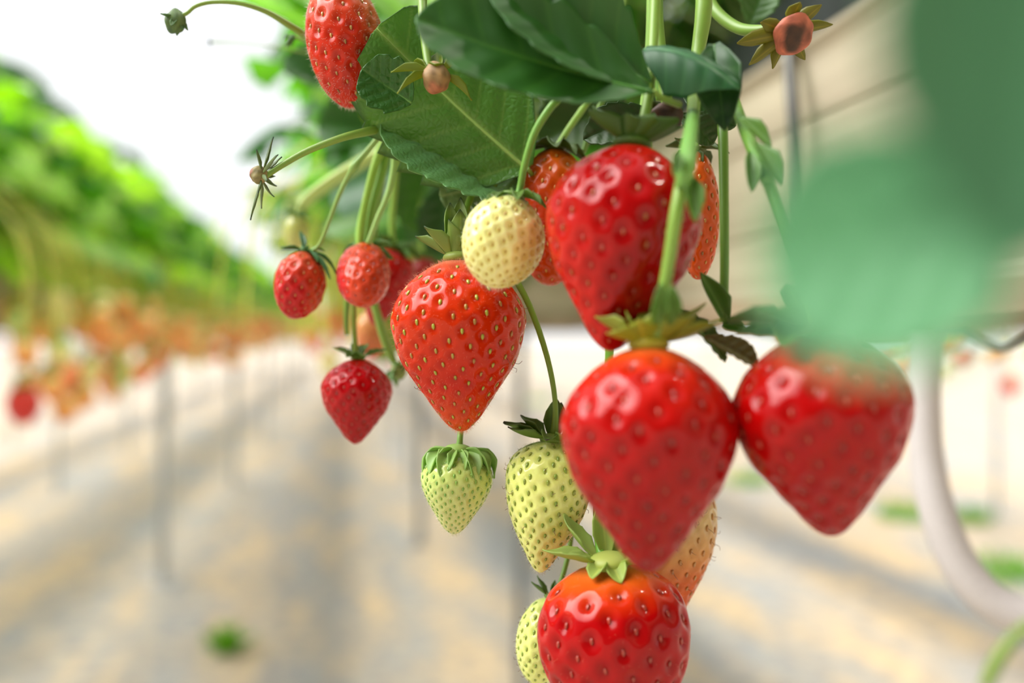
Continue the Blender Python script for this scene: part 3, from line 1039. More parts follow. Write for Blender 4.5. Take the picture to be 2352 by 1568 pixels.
# 2 pale green one hanging in front of it
strawberry('pale yellow-green unripe strawberry overlapping the top of the sharp red one', (1178, 452, .228), (1128, 660, .226), 190, PROF_EGG,
           [(0, srgb(200, 210, 120)), (.3, srgb(240, 244, 168)), (.7, srgb(238, 240, 160)), (1, srgb(226, 226, 160))], mat=M_UNRIPE,
           nd=190, nth=180, nz=130, seed=5, dimple=.15, sig=.34, seed_len=.42, seed_cols=(srgb(200, 180, 70), srgb(190, 160, 70)), dim_tint=(.92, .85, .5), fuzz=900, lump=.04,
           side=((1, .1, -.5), srgb(190, 180, 90), .3, .95), fuzzcol=srgb(245, 245, 215),
           calyx=dict(azim=[.3, 1.1, 2.0, 2.9, 3.8, 4.9, 5.7], lift=-.1, length=.75, width=.3, bend=-.7, disc=.3, col=srgb(66, 105, 36), col2=srgb(120, 155, 60)),
           stem=[(1190, 452, .228, 8), (1197, 420, .228, 8.5), (1207, 370, .226, 8.5), (1228, 305, .225, 9), (1262, 250, .224, 9.5), (1300, 205, .226, 10), (1330, 120, .24, 10), (1345, -40, .26, 10)],
           stem_col=srgb(112, 165, 62))

# 3 small green one with draped calyx
strawberry('small pale green strawberry with drooping leafy cap, straight below the sharp red tip', (1052, 1038, .255), (1042, 1226, .253), 166, PROF_CONE,
           [(0, srgb(185, 205, 120)), (.3, srgb(188, 208, 118)), (1, srgb(205, 208, 140))], mat=M_UNRIPE,
           nd=270, nth=220, nz=150, seed=8, dimple=.13, sig=.3, seed_len=.5, seed_cols=(srgb(110, 160, 60), srgb(130, 165, 60)), dim_tint=(.85, .95, .6), fuzz=1500, fuzzcol=srgb(235, 240, 200), tipdense=.8,
           calyx=dict(azim=[3.35, 3.9, 4.35, 4.8, 5.3, 5.75, .1, .8, 1.6, 2.4], lifts=[.1, -.05, -.1, -.15, -.1, .0, .12, .0, -.05, .0], lens=[1.15, 1.1, 1.2, 1.1, 1.2, 1.1, 1.25, .9, .9, .9], width=.44,
                      bend=-1.45, disc=.42, dome=.5, col=srgb(124, 168, 92), col2=srgb(170, 205, 112)),
           stem=[(1054, 1036, .255, 13), (1056, 1018, .255, 8), (1058, 992, .256, 7), (1064, 930, .262, 7), (1075, 800, .268, 7), (1090, 600, .272, 7), (1110, 300, .28, 7), (1130, 0, .29, 7)], stem_col=srgb(118, 160, 66))

# 4 middle pale green with brown hairs
strawberry('larger pale green strawberry with brown whiskers, tucked behind the big front berry', (1268, 1012, .252), (1240, 1314, .25), 200, PROF_LONG,
           [(0, srgb(210, 224, 124)), (.3, srgb(222, 232, 136)), (1, srgb(222, 230, 140))], mat=M_UNRIPE,
           nd=235, nth=240, nz=190, seed=12, dimple=.14, sig=.3, seed_len=.5, seed_cols=(srgb(120, 150, 40), srgb(140, 150, 50)), dim_tint=(.85, .9, .55), styles=.5, fuzz=1600, tipdense=.5,
           side=((1, 0, 0), srgb(222, 205, 150), .5, 1.0), fuzzcol=srgb(238, 240, 200),
           calyx=dict(azim=[3.05, 2.7, 3.5, 1.5, 1.2, .2, 5.3, 4.5], lifts=[.12, .35, -.12, 1.25, 1.0, .3, -.1, .1], lens=[1.05, .85, 1.0, .95, .9, .9, .8, .6], width=.4, bend=.35, disc=.3, dome=.5, col=srgb(52, 92, 40), col2=srgb(140, 170, 70), tipcol=srgb(60, 50, 30)),
           stem=[(1272, 1010, .252, 11), (1276, 940, .252, 6.5), (1268, 870, .252, 6.5), (1248, 790, .252, 7), (1215, 700, .253, 7.5), (1180, 632, .254, 8), (1150, 560, .258, 8), (1135, 420, .265, 8), (1150, 200, .275, 8), (1165, 0, .28, 8)],
           stem_col=srgb(112, 145, 44))

# 5 lower left green
strawberry('pale green whiskered strawberry peeking out left of the bottom red one', (1268, 1372, .262), (1232, 1572, .26), 132, PROF_EGG,
           [(0, srgb(206, 220, 124)), (1, srgb(220, 230, 140))], mat=M_UNRIPE,
           nd=150, nth=180, nz=140, seed=15, dimple=.14, sig=.3, seed_len=.5, seed_cols=(srgb(130, 160, 50), srgb(140, 150, 50)), dim_tint=(.85, .9, .55), styles=.6, fuzz=900, fuzzcol=srgb(238, 240, 200),
           calyx=dict(azim=[3.0, 2.6, 1.5, .4, 5.0], lifts=[.25, .5, .7, .4, 0], lens=[.75, .8, .6, .7, .6], width=.2, bend=.7, disc=.3, col=srgb(70, 105, 50), col2=srgb(120, 150, 70)),
           stem=[(1272, 1370, .262, 6), (1290, 1330, .264, 6), (1308, 1260, .268, 6), (1316, 1180, .27, 6), (1318, 1100, .272, 6), (1340, 900, .275, 6)], stem_col=srgb(110, 150, 50))

# 6 half ripe behind the big front berry
strawberry('half-ripe strawberry, cream on top and orange below, behind the big front berry', (1500, 1090, .27), (1545, 1420, .268), 268, PROF_LONG,
           [(0, srgb(222, 215, 160)), (.35, srgb(226, 208, 150)), (.55, srgb(230, 180, 110)), (.72, srgb(228, 120, 50)), (1, srgb(224, 90, 35))],
           nd=180, nth=200, nz=150, seed=18, dimple=.12, sig=.32, seed_len=.4, seed_cols=(srgb(180, 130, 60), srgb(170, 110, 50)), styles=.55, fuzz=900, tipdense=.4,
           calyx=dict(n=8, lift=-.1, length=.7, width=.32, col=G1, col2=G2, disc=.3),
           stem=[(1500, 1088, .27, 8), (1498, 1000, .272, 8), (1490, 850, .275, 8), (1480, 600, .28, 8), (1490, 300, .285, 8)])

# 7 the big blurred berry in front
strawberry('largest front red strawberry, blurred, centre of the low trio, tip pointing down', (1490, 796, .2), (1490, 1312, .197), 404, PROF_HEART,
           [(0, srgb(236, 130, 60)), (.05, srgb(232, 84, 30)), (.13, srgb(216, 34, 18)), (.4, srgb(190, 6, 8)), (1, srgb(168, 3, 6))],
           nd=140, nth=230, nz=170, seed=22, dimple=.11, sig=.26, seed_len=.26, seed_cols=RS, dim_tint=(.75, .5, .5), fuzz=0, side_scale=.95,
           calyx=dict(azim=[2.8, 3.6, 4.3, 5.1, 5.9, .1, .6, 1.3, 2.1], lifts=[.45, .1, .5, .95, .5, .15, .4, 1.0, .8], lens=[.6, .45, .35, .4, .5, .8, .95, .6, .6], width=.28, bend=.3, disc=.24, dome=.5, col=srgb(104, 138, 44), col2=srgb(190, 180, 56)),
           stem=[(1500, 792, .2, 26), (1506, 745, .198, 20), (1522, 680, .196, 15), (1538, 590, .195, 15), (1553, 490, .194, 16), (1568, 410, .196, 16), (1582, 330, .203, 17), (1592, 260, .222, 15), (1600, 140, .238, 15), (1615, 40, .24, 19), (1618, -60, .242, 19)],
           stem_col=srgb(126, 162, 62))

# 8 bottom red berry
strawberry('deep red strawberry at the very bottom, orange shoulder under a green cap', (1398, 1296, .236), (1432, 1690, .238), 350, PROF_FAT,
           [(0, srgb(240, 150, 70)), (.05, srgb(240, 110, 30)), (.12, srgb(228, 62, 20)), (.2, srgb(194, 6, 10)), (1, srgb(184, 4, 8))],
           nd=125, nth=260, nz=190, seed=27, dimple=.13, sig=.25, seed_len=.26, seed_cols=(srgb(170, 60, 40), srgb(150, 50, 30)), dim_tint=(.7, .4, .4), fuzz=500, side_scale=.95, skipseed=.075,
           calyx=dict(azim=[2.95, 2.55, 1.6, .7, .1, 5.6, 4.9, 4.2, 3.4], lifts=[.05, .5, 1.25, .8, 0, -.15, -.35, -.25, .1], lens=[.75, .78, .8, .6, .55, .6, .4, .4, .55], width=.24, bend=.25, disc=.28, dome=.5, col=srgb(118, 160, 76), col2=srgb(190, 202, 104)),
           stem=[(1385, 1292, .238, 16), (1378, 1260, .24, 11), (1372, 1200, .245, 10), (1375, 1100, .252, 10), (1390, 950, .256, 10), (1400, 800, .258, 10), (1400, 500, .262, 10)], stem_col=srgb(120, 180, 60))

# 9 right red berry
strawberry('broad red strawberry on the right, blurred, beside the white tube', (1868, 766, .196), (1912, 1230, .198), 402, PROF_HEART,
           [(0, srgb(210, 80, 50)), (.06, srgb(204, 50, 34)), (.2, srgb(190, 8, 8)), (1, srgb(170, 4, 5))],
           nd=140, nth=230, nz=170, seed=31, dimple=.11, sig=.26, seed_len=.26, seed_cols=RS, dim_tint=(.75, .5, .5), side_scale=.95,
           calyx=dict(n=9, lift=.15, length=.75, width=.36, bend=-.1, disc=.28, col=srgb(50, 84, 40), col2=srgb(110, 135, 60)),
           stem=[(1866, 768, .196, 18), (1850, 690, .197, 13), (1822, 600, .2, 13), (1790, 500, .203, 13), (1760, 410, .206, 14), (1728, 340, .211, 15), (1700, 270, .222, 13), (1672, 190, .24, 11), (1640, 150, .25, 11)],
           stem_col=srgb(112, 160, 62))

# 10 centre red berry
strawberry('tall deep red strawberry in the upper centre with pink highlights', (1452, 336, .215), (1400, 806, .21), 358, PROF_HEART,
           [(0, srgb(196, 26, 18)), (.15, srgb(188, 5, 6)), (1, srgb(170, 4, 5))],
           nd=140, nth=230, nz=170, seed=35, dimple=.11, sig=.26, seed_len=.26, seed_cols=(srgb(176, 50, 40), srgb(160, 90, 30)), dim_tint=(.75, .45, .45),
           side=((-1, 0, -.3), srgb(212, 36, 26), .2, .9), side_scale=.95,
           calyx=dict(azim=[2.75, 2.3, 3.4, 4.3, 5.2, 5.9, .3, .9, 1.6], lifts=[.6, .9, .4, .8, .6, .4, .45, .9, 1.0], lens=[.7, .65, .6, .35, .4, .55, .7, .65, .6], width=.3, bend=.2, disc=.26, dome=.4, col=srgb(66, 108, 32), col2=srgb(84, 116, 38)),
           stem=[(1462, 332, .215, 15), (1480, 270, .218, 12), (1492, 200, .222, 12), (1500, 100, .228, 12), (1508, -60, .235, 12)])

# 11 orange berry behind, left
strawberry('orange-red strawberry half hidden left behind the tall deep red one', (1275, 342, .272), (1262, 656, .27), 182, PROF_EGG,
           [(0, srgb(222, 120, 30)), (.3, srgb(226, 90, 22)), (.6, srgb(222, 62, 20)), (1, srgb(216, 84, 16))],
           nd=150, nth=160, nz=130, seed=38, dimple=.15, sig=.32, seed_len=.34, seed_cols=(srgb(200, 140, 40), srgb(170, 110, 40)),
           side=((1, -.2, .2), srgb(220, 118, 20), .3, .9), lump=.05,
           calyx=dict(n=8, lift=.1, length=.8, width=.36, col=srgb(50, 80, 26), col2=srgb(90, 110, 34), disc=.3),
           stem=[(1278, 340, .272, 8), (1310, 290, .276, 8), (1345, 240, .28, 8), (1380, 180, .285, 8), (1420, 60, .29, 8), (1440, -60, .3, 8)])
# 12 orange berry behind, right
strawberry('orange strawberry half hidden right behind the tall deep red one', (1598, 346, .262), (1604, 642, .26), 100, PROF_EGG,
           [(0, srgb(226, 110, 40)), (1, srgb(224, 92, 18))],
           nd=110, nth=150, nz=130, seed=41, dimple=.12, sig=.32, seed_len=.42, seed_cols=(srgb(120, 70, 20), srgb(200, 140, 50)), lump=.03, side_scale=1.4,
           calyx=dict(n=8, lift=0, length=1.2, width=.5, col=srgb(50, 80, 26), col2=srgb(90, 110, 34), disc=.5),
           stem=[(1598, 344, .262, 7), (1604, 290, .265, 7), (1610, 200, .27, 7), (1612, 60, .275, 7), (1612, -60, .28, 7)])

# 13 top left
strawberry('orange-red strawberry at the top left edge, fuzzy, tucked under a dark leaf', (774, -46, .262), (812, 247, .258), 180, PROF_EGG,
           [(0, srgb(232, 150, 90)), (.25, srgb(228, 96, 58)), (.5, srgb(222, 62, 34)), (1, srgb(216, 58, 34))],
           nd=105, nth=230, nz=170, seed=45, dimple=.14, sig=.25, seed_len=.3, seed_cols=(srgb(196, 150, 80), srgb(140, 90, 40)), dim_tint=(.85, .5, .45), fuzz=2600,
           side=((.8, 0, .6), srgb(226, 138, 84), .45, .95), lump=.045, fuzzcol=srgb(245, 235, 215),
           calyx=dict(n=9, lift=.2, length=.8, width=.34, col=srgb(60, 96, 30), col2=srgb(120, 160, 60), disc=.3),
           stem=[(772, -24, .262, 8), (780, -60, .264, 8), (800, -100, .27, 8)])

# 14 small rough one, left
strawberry('small rough red strawberry at far left of the hanging cluster', (702, 578, .285), (672, 732, .283), 122, PROF_EGG,
           [(0, srgb(228, 120, 80)), (.25, srgb(224, 84, 56)), (.6, srgb(216, 38, 44)), (1, srgb(206, 30, 36))],
           nd=90, nth=130, nz=100, seed=48, dimple=.2, sig=.36, seed_len=.3, seed_cols=(srgb(200, 130, 60), srgb(150, 80, 40)), dim_tint=(.8, .5, .5), lump=.06,
           side=((1, 0, .1), srgb(222, 92, 50), .2, .9),
           calyx=dict(azim=[.1, -.35, .8, 2.2, 2.9, 3.6, 4.8, 5.5], lifts=[-.1, -.55, .6, .9, .0, -.1, .2, -.4], lens=[1.35, 1.5, .7, 1.1, .9, .8, .5, .9], width=.24, bend=-.2, disc=.3, col=srgb(50, 104, 66), col2=srgb(84, 140, 74)),
           stem=[(716, 578, .285, 6), (735, 560, .284, 4.5), (755, 510, .283, 5), (780, 445, .282, 6), (803, 400, .281, 6.5), (815, 382, .28, 11), (830, 362, .28, 7), (858, 330, .279, 7), (890, 290, .277, 8), (940, 240, .275, 8)],
           stem_col=srgb(132, 170, 84))
# 15 small orange seen from above
strawberry('small squat orange strawberry in the hanging cluster, with green cap', (838, 578, .296), (832, 690, .275), 122, PROF_EGG,
           [(0, srgb(214, 150, 80)), (.25, srgb(224, 90, 40)), (.6, srgb(222, 74, 30)), (1, srgb(226, 90, 60))],
           nd=90, nth=130, nz=100, seed=51, dimple=.12, sig=.32, seed_len=.3, seed_cols=RS, side=((-1, 0, 0), srgb(222, 60, 70), .4, .95),
           calyx=dict(azim=[4.4, 5.0, 5.8, .2, 2.9, 3.5, 1.6, 2.2], lifts=[-.5, -.6, -.5, -.35, .1, -.3, .3, .3], lens=[.7, .7, 1.2, 1.1, 1.0, .7, .7, .7], width=.34, bend=-.4, disc=.4, col=srgb(56, 110, 50), col2=srgb(130, 175, 100)),
           stem=[(830, 580, .296, 9), (824, 540, .297, 8), (838, 470, .298, 8), (862, 400, .3, 8), (878, 340, .3, 9), (890, 290, .3, 9)], stem_col=srgb(140, 190, 80))
# 16 dark red behind it
strawberry('blurred dark red strawberry behind the squat orange one', (905, 572, .33), (860, 748, .33), 128, PROF_CONE,
           [(0, srgb(208, 50, 40)), (.2, srgb(190, 20, 22)), (1, srgb(180, 14, 24))], nd=70, nth=90, nz=70, seed=54, dimple=.1, seed_cols=RS,
           calyx=dict(n=8, lift=.2, length=.8, width=.34, col=srgb(60, 100, 40), col2=srgb(110, 150, 60), disc=.3),
           stem=[(905, 574, .33, 8), (900, 520, .33, 8), (905, 440, .33, 8), (915, 340, .33, 8)])
# 17 lower red berry
strawberry('blurred crimson strawberry hanging alone low in the left cluster', (822, 824, .29), (816, 1020, .288), 164, PROF_HEART,
           [(0, srgb(206, 50, 40)), (.1, srgb(196, 10, 22)), (1, srgb(182, 4, 14))], nd=150, nth=150, nz=110, seed=57, dimple=.13, sig=.34, seed_len=.3, seed_cols=RS, dim_tint=(.8, .5, .5),
           calyx=dict(azim=[2.9, .3, 1.2, 2.0, 5.2, 4.2], lifts=[.35, .3, .9, .7, .1, .1], lens=[.7, .75, .6, .6, .4, .4], width=.28, bend=.1, disc=.22, col=srgb(60, 110, 46), col2=srgb(120, 155, 60)),
           stem=[(818, 824, .29, 7), (815, 780, .291, 6), (812, 720, .293, 6.5), (815, 660, .296, 6.5), (830, 560, .305, 7), (850, 460, .31, 7), (870, 380, .312, 7)], stem_col=srgb(130, 155, 56))
# 18 tiny bud
strawberry('tiny pale green fruitlet, blurred, above the small rough red strawberry', (682, 494, .36), (680, 572, .36), 58, PROF_EGG,
           [(0, srgb(170, 180, 90)), (1, srgb(196, 200, 120))], mat=M_UNRIPE, nd=60, nth=60, nz=50, seed=60, dimple=.08, seed_cols=(srgb(170, 160, 70), srgb(150, 140, 60)),
           calyx=dict(n=6, lift=.2, length=1.0, width=.34, col=srgb(90, 130, 60), col2=srgb(120, 155, 80), disc=.4),
           stem=[(682, 496, .36, 5), (690, 470, .36, 6), (720, 440, .36, 9), (780, 400, .36, 12), (850, 360, .36, 12), (900, 330, .36, 10)], stem_col=srgb(176, 200, 110))
# 19 pale one lower
strawberry('blurred pale pinkish fruit between stalks above the crimson strawberry', (850, 712, .35), (858, 822, .35), 74, PROF_EGG,
           [(0, srgb(226, 190, 120)), (1, srgb(222, 120, 80))], nd=60, nth=60, nz=50, seed=63, dimple=.08, seed_cols=RS,
           stem=[(850, 714, .35, 5), (840, 660, .35, 6), (850, 560, .35, 6), (870, 430, .35, 6)])
# 20 dark one at the right
strawberry('blurred dull red strawberry just left of the sharp one, mostly hidden', (975, 592, .42), (970, 680, .42), 76, PROF_CONE,
           [(0, srgb(150, 40, 36)), (1, srgb(140, 24, 28))], nd=50, nth=60, nz=50, seed=66, dimple=.08, seed_cols=RS,
           calyx=dict(n=6, lift=.3, length=.9, width=.34, col=srgb(60, 100, 40), col2=srgb(90, 130, 50), disc=.3),
           stem=[(975, 594, .42, 6), (970, 540, .42, 7), (965, 440, .42, 7), (970, 330, .42, 7)])
# 21 green cluster cap by the crimson one
picked_calyx('green leafy cap on a blurred stalk, right of the crimson strawberry', (915, 845, .31), (.3, 0, -1), 46,
             [(912, 843, .31, 7), (890, 800, .31, 9), (868, 730, .31, 9), (852, 650, .31, 9), (858, 540, .312, 8), (880, 400, .315, 8)], 70, n=7, col=srgb(70, 120, 60), col2=srgb(110, 150, 70), core_col=srgb(130, 150, 70), core2=srgb(130, 150, 70), lift=-.3)

# picked calyxes and buds
picked_calyx('spidery withered flower cap on a long stalk against the white sky', (600, 402, .25), (-1, -.15, .1), 44,
             [(612, 402, .25, 7.5), (650, 378, .251, 7.5), (710, 345, .252, 8), (790, 315, .254, 9), (860, 298, .260, 11), (910, 282, .272, 12), (980, 250, .284, 12)], 71, n=11,
             core_col=srgb(150, 140, 90), core2=srgb(150, 96, 70), col=srgb(64, 100, 84), col2=srgb(134, 150, 92), tipcol=srgb(60, 84, 84), width=.22, jitter=.3, lift=.05, core=.5, bend=.3,
             azim=None, lenlist=[1.3, 2.4, 1.0, 1.5, 2.2, 1.2, 2.3, 1.0, 1.6, 2.3, 1.4])
picked_calyx('picked calyx with torn pink flesh, in front of the middle leaf', (1002, 172, .238), (.05, -.3, -1), 60,
             [(985, 160, .24, 9), (978, 110, .243, 10), (972, 50, .246, 10.5), (970, 0, .25, 11), (968, -60, .252, 11)], 72, n=8,
             core_col=srgb(166, 132, 84), core2=srgb(176, 110, 74), col=srgb(84, 118, 26), col2=srgb(146, 156, 30), core=.56, corelen=.6, azim=[2.9, 3.4, 2.3, 1.57, .8, .15, -.25, 4.6],
             lifts=[-.45, .55, 1.05, 1.2, 1.0, .5, -.35, .3], lenlist=[1.6, 1.7, 2.0, 1.7, 1.7, 1.7, 1.7, .5], width=.5, bend=-.5)
picked_calyx('picked calyx with hollow red-brown centre, over the trough rim', (1818, 76, .24), (.25, -.8, -.6), 70,
             [(1795, 60, .245, 12), (1740, 70, .25, 13), (1690, 62, .256, 14), (1640, 20, .262, 14), (1610, -50, .27, 14)], 73, n=8,
             core_col=srgb(196, 110, 84), core2=srgb(70, 40, 20), col=srgb(76, 88, 22), col2=srgb(150, 140, 30), core=.72, corelen=.3, lift=.15, azim=[2.9, 3.6, 4.4, 5.6, 6.1, .4, 1.0, 1.9],
             lifts=[.1, .0, .1, .1, .1, .2, .3, .2], lenlist=[1.4, 1.1, 1.0, 1.1, 1.7, 1.5, 1.2, 1.2], width=.42, bend=-.3)
picked_calyx('withered brown calyx above the tall deep red strawberry', (1530, 268, .232), (.1, -.8, -.5), 44,
             [(1535, 255, .234, 14), (1525, 190, .237, 14), (1515, 100, .24, 14), (1505, 0, .243, 14), (1500, -60, .245, 14)], 74, n=6,
             core_col=srgb(70, 42, 18), core2=srgb(50, 30, 14), col=srgb(60, 84, 30), col2=srgb(90, 96, 36), core=.9, lift=.3)
picked_calyx('closed green bud on an arching stalk at the upper left', (404, 46, .262), (-.25, 0, -1), 30,
             [(412, 38, .262, 5.5), (430, 30, .262, 4.5), (450, 14, .262, 4.5), (490, 5, .263, 4.5), (550, 8, .264, 5), (610, 26, .267, 6.5), (660, 55, .27, 8), (705, 85, .274, 9), (760, 130, .28, 9)], 75, n=7,
             core_col=srgb(90, 120, 60), core2=srgb(70, 104, 60), col=srgb(64, 104, 70), col2=srgb(100, 138, 70), core=.8, lift=-.55, width=.42, bend=-.3, corelen=.9, lenlist=[1.1, 1.0, 1.2, 1.0, 1.1, 1.3, 1.2])
picked_calyx('tiny blurred bud on a hair-thin stalk in the white sky', (484, 97, .36), (-1, 0, .05), 9,
             [(490, 97, .36, 2.5), (540, 98, .36, 1.8), (600, 104, .36, 1.8), (660, 112, .36, 2), (740, 130, .36, 2)], 76, n=5,
             core_col=srgb(90, 110, 110), core2=srgb(90, 110, 110), col=srgb(80, 105, 105), col2=srgb(90, 110, 100), core=.8, lift=-.6)
picked_calyx('small curled green bract at the left edge of the upper foliage', (672, 86, .30), (-.6, 0, -.8), 26,
             [(676, 84, .30, 4), (700, 92, .30, 5), (740, 110, .30, 6)], 77, n=4, core_col=srgb(80, 120, 60), core2=srgb(80, 120, 60), col=srgb(70, 110, 66), col2=srgb(120, 150, 90), core=.3, lift=-.7, width=.3, bend=-1.2)

# bare stalks that hang in front or between
def stalk(label, pts, col, nodes=None):
    o0 = P(*pts[0][:3])
    root = thing('flower_stalk', label, 'stem', o0)
    v, f = ptube(pts, 12, 40)
    mesh_obj('stem', v, f, M_STEM, root, col, origin=o0)
    for (x, y, d, L, dx, dy) in (nodes or []):
        b = P(x, y, d); t = P(x + dx * L, y + dy * L, d - .004)
        V, Fc, C = leaf_between(b, t, L * .42 * d / F, (0.1, -1, .2), outline=LANCE, nu=12, nv=4, veins=.01, col=srgb(76, 124, 46), vcol=srgb(120, 160, 70), cup=.6)
        solidify(mesh_obj('bract', V, Fc, M_SEPAL, root, C, origin=o0), .0003)
    return root
stalk('thick green stalk dropping right of the tall red strawberry to a dark bract', [(1662, 740, .225, 10), (1664, 600, .226, 10.5), (1663, 450, .228, 11), (1660, 300, .232, 12), (1650, 200, .24, 12), (1620, 130, .245, 12)], srgb(96, 138, 40),
      [(1672, 740, .225, 115, -.55, -1.0), (1660, 745, .226, 80, .7, .15)])
stalk('leafy node on the front stalk crossing the tall red strawberry', [(1568, 430, .1935, 17), (1576, 380, .1935, 23), (1584, 320, .203, 18), (1592, 262, .22, 15)], srgb(110, 160, 70),
      [(1584, 400, .1945, 110, .12, 1.0), (1560, 350, .193, 60, -.2, .9)])
stalk('pair of green bracts where the front stalk meets the largest front strawberry', [(1512, 742, .193, 13), (1520, 700, .193, 15), (1526, 660, .193, 13)], srgb(116, 160, 60),
      [(1505, 745, .1925, 95, .15, -1.0), (1540, 745, .193, 90, .05, -1.0)])
stalk('forked leafy node on the stalk near the trough face', [(1702, 274, .222, 13), (1735, 355, .2095, 16), (1760, 415, .204, 14)], srgb(104, 156, 60),
      [(1738, 330, .206, 110, .5, .85), (1722, 350, .206, 90, .05, 1.0), (1700, 270, .21, 90, .8, .75)])
stalk('tallest pale green stalk rising beside the large upper leaf', [(1478, 270, .26, 12), (1490, 180, .26, 14), (1498, 80, .26, 15), (1502, -60, .26, 16)], srgb(138, 180, 80))
stalk('straight green stalk just right of the tallest one, cut off by the frame', [(1520, 230, .25, 14), (1512, 120, .25, 14), (1508, -60, .25, 14)], srgb(104, 150, 56))
stalk('leaning green stalk in front of the pale strip above the orange strawberry', [(1340, 350, .28, 6), (1358, 290, .28, 6.5), (1385, 225, .28, 7), (1420, 130, .28, 7)], srgb(110, 150, 60))
stalk('thin curved stalk at the bottom right corner', [(2262, 1580, .14, 14), (2290, 1520, .14, 17), (2325, 1470, .14, 15), (2370, 1430, .14, 14)], srgb(112, 140, 50))
stalk('left one of the stalks bundled above the squat orange strawberry', [(826, 575, .292, 8), (832, 500, .292, 8), (855, 400, .292, 9), (880, 330, .292, 12), (900, 280, .292, 12)], srgb(136, 176, 60))
stalk('middle one of the stalks bundled above the squat orange strawberry', [(842, 575, .294, 8), (855, 480, .294, 9), (880, 390, .294, 10), (895, 300, .294, 11)], srgb(120, 165, 60))
stalk('right leaning stalk bundled above the squat orange strawberry', [(845, 560, .286, 6), (868, 500, .286, 6.5), (893, 440, .286, 7), (905, 370, .286, 7), (900, 300, .286, 7)], srgb(150, 190, 100))
stalk('short cut stalk between the squat orange and the crimson strawberry', [(797, 770, .3, 5), (795, 730, .3, 7), (800, 670, .3, 8), (812, 600, .302, 8), (840, 500, .304, 8), (880, 360, .305, 8)], srgb(110, 145, 50))
stalk('blurred stalk passing in front of the dark red strawberry', [(905, 830, .312, 8), (880, 760, .312, 9), (858, 690, .312, 9), (850, 600, .312, 9), (870, 450, .314, 9)], srgb(140, 160, 60))
stalk('pale blurred stalk slanting up from the tiny fruitlet', [(690, 470, .42, 15), (750, 425, .42, 15), (820, 380, .42, 15), (880, 340, .42, 14)], srgb(168, 196, 110))

# ================================================================== NEAR LEAVES
DG, MG = srgb(44, 96, 34), srgb(84, 128, 66)
# the textured leaf in focus: base at lower right, tip curled up at the upper left
make_leaf('large textured green leaf in focus above the sharp red strawberry', (1212, 388, .262), (866, 64, .25), 372, (-.15, -1, .25), outline=ROUND, teeth=8, amp=.11, nu=96, nv=22, veins=6.5, relief=.0007,
          cup=-.2, bend=.35, col=srgb(98, 154, 58), vcol=srgb(150, 188, 96), wave=.035, seed=4, petiole=[(1212, 388, .262, 5), (1235, 420, .27, 6), (1260, 440, .28, 6)], edge=srgb(60, 100, 50), vw=.03)
make_leaf('rough blue-green leaf below the large textured one', (1222, 420, .272), (878, 268, .262), 300, (.1, -1, .45), outline=ROUND, teeth=9, amp=.10, nu=90, nv=20, veins=7, relief=.0009,
          cup=.25, bend=-.25, col=srgb(128, 178, 116), vcol=srgb(158, 200, 138), wave=.05, seed=9, vw=.03)
make_leaf('pale folded leaf underside just above the pale green strawberry', (1235, 400, .277), (1010, 452, .272), 130, (0, -1, -.2), outline=ROUND, teeth=8, amp=.06, nu=50, nv=14, veins=6, relief=.0003,
          cup=.3, bend=-.3, col=srgb(120, 150, 96), vcol=srgb(150, 176, 120), seed=10)
make_leaf('small lobed dark leaf covering the right side of the top left strawberry', (945, 235, .2485), (832, 158, .246), 128, (-.1, -1, .1), outline=ROUND, teeth=3, amp=.14, nu=50, nv=14, veins=5, relief=.0004,
          cup=.2, bend=.3, col=srgb(64, 118, 44), vcol=srgb(94, 144, 66), seed=12, wave=.03)
# dark large blurred leaf at the top
make_leaf('big dark green leaf, soft focus, filling the top middle', (1502, 208, .212), (955, 40, .208), 300, (.1, -1, .45), mat=M_LEAFSOFT, outline=OBOVATE, teeth=6, amp=.10, nu=70, nv=18, veins=6, relief=.0006,
          cup=.2, bend=.25, col=srgb(46, 104, 22), vcol=srgb(66, 124, 34), seed=21, wave=.03, petiole=[(1502, 208, .212, 6), (1520, 225, .214, 8), (1560, 240, .22, 9)])
make_leaf('second layer of the big dark leaf spreading to the top edge', (1495, 190, .217), (1130, -60, .212), 300, (.2, -1, .3), mat=M_LEAFSOFT, outline=OBOVATE, teeth=6, amp=.10, nu=60, nv=14, veins=6, relief=.0005,
          cup=.3, bend=.2, col=srgb(48, 108, 26), vcol=srgb(68, 124, 36), seed=22, wave=.03)
make_leaf('folded dark leaf right of the big one, tip bending down', (1478, 112, .222), (1700, 205, .212), 150, (.25, -1, .5), mat=M_LEAFSOFT, outline=LANCE, teeth=0, nu=50, nv=14, veins=5, relief=.0003,
          cup=-.5, bend=-1.0, col=srgb(34, 96, 46), vcol=srgb(60, 124, 66), seed=23)
make_leaf('broad deep green leaf hanging below the folded dark leaf', (1640, 100, .222), (1665, 300, .218), 110, (-.3, -1, .2), mat=M_LEAFSOFT, outline=LANCE, nu=30, nv=10, veins=4, relief=.0003,
          cup=.4, bend=-.4, col=srgb(36, 84, 26), vcol=srgb(60, 110, 40), seed=24)
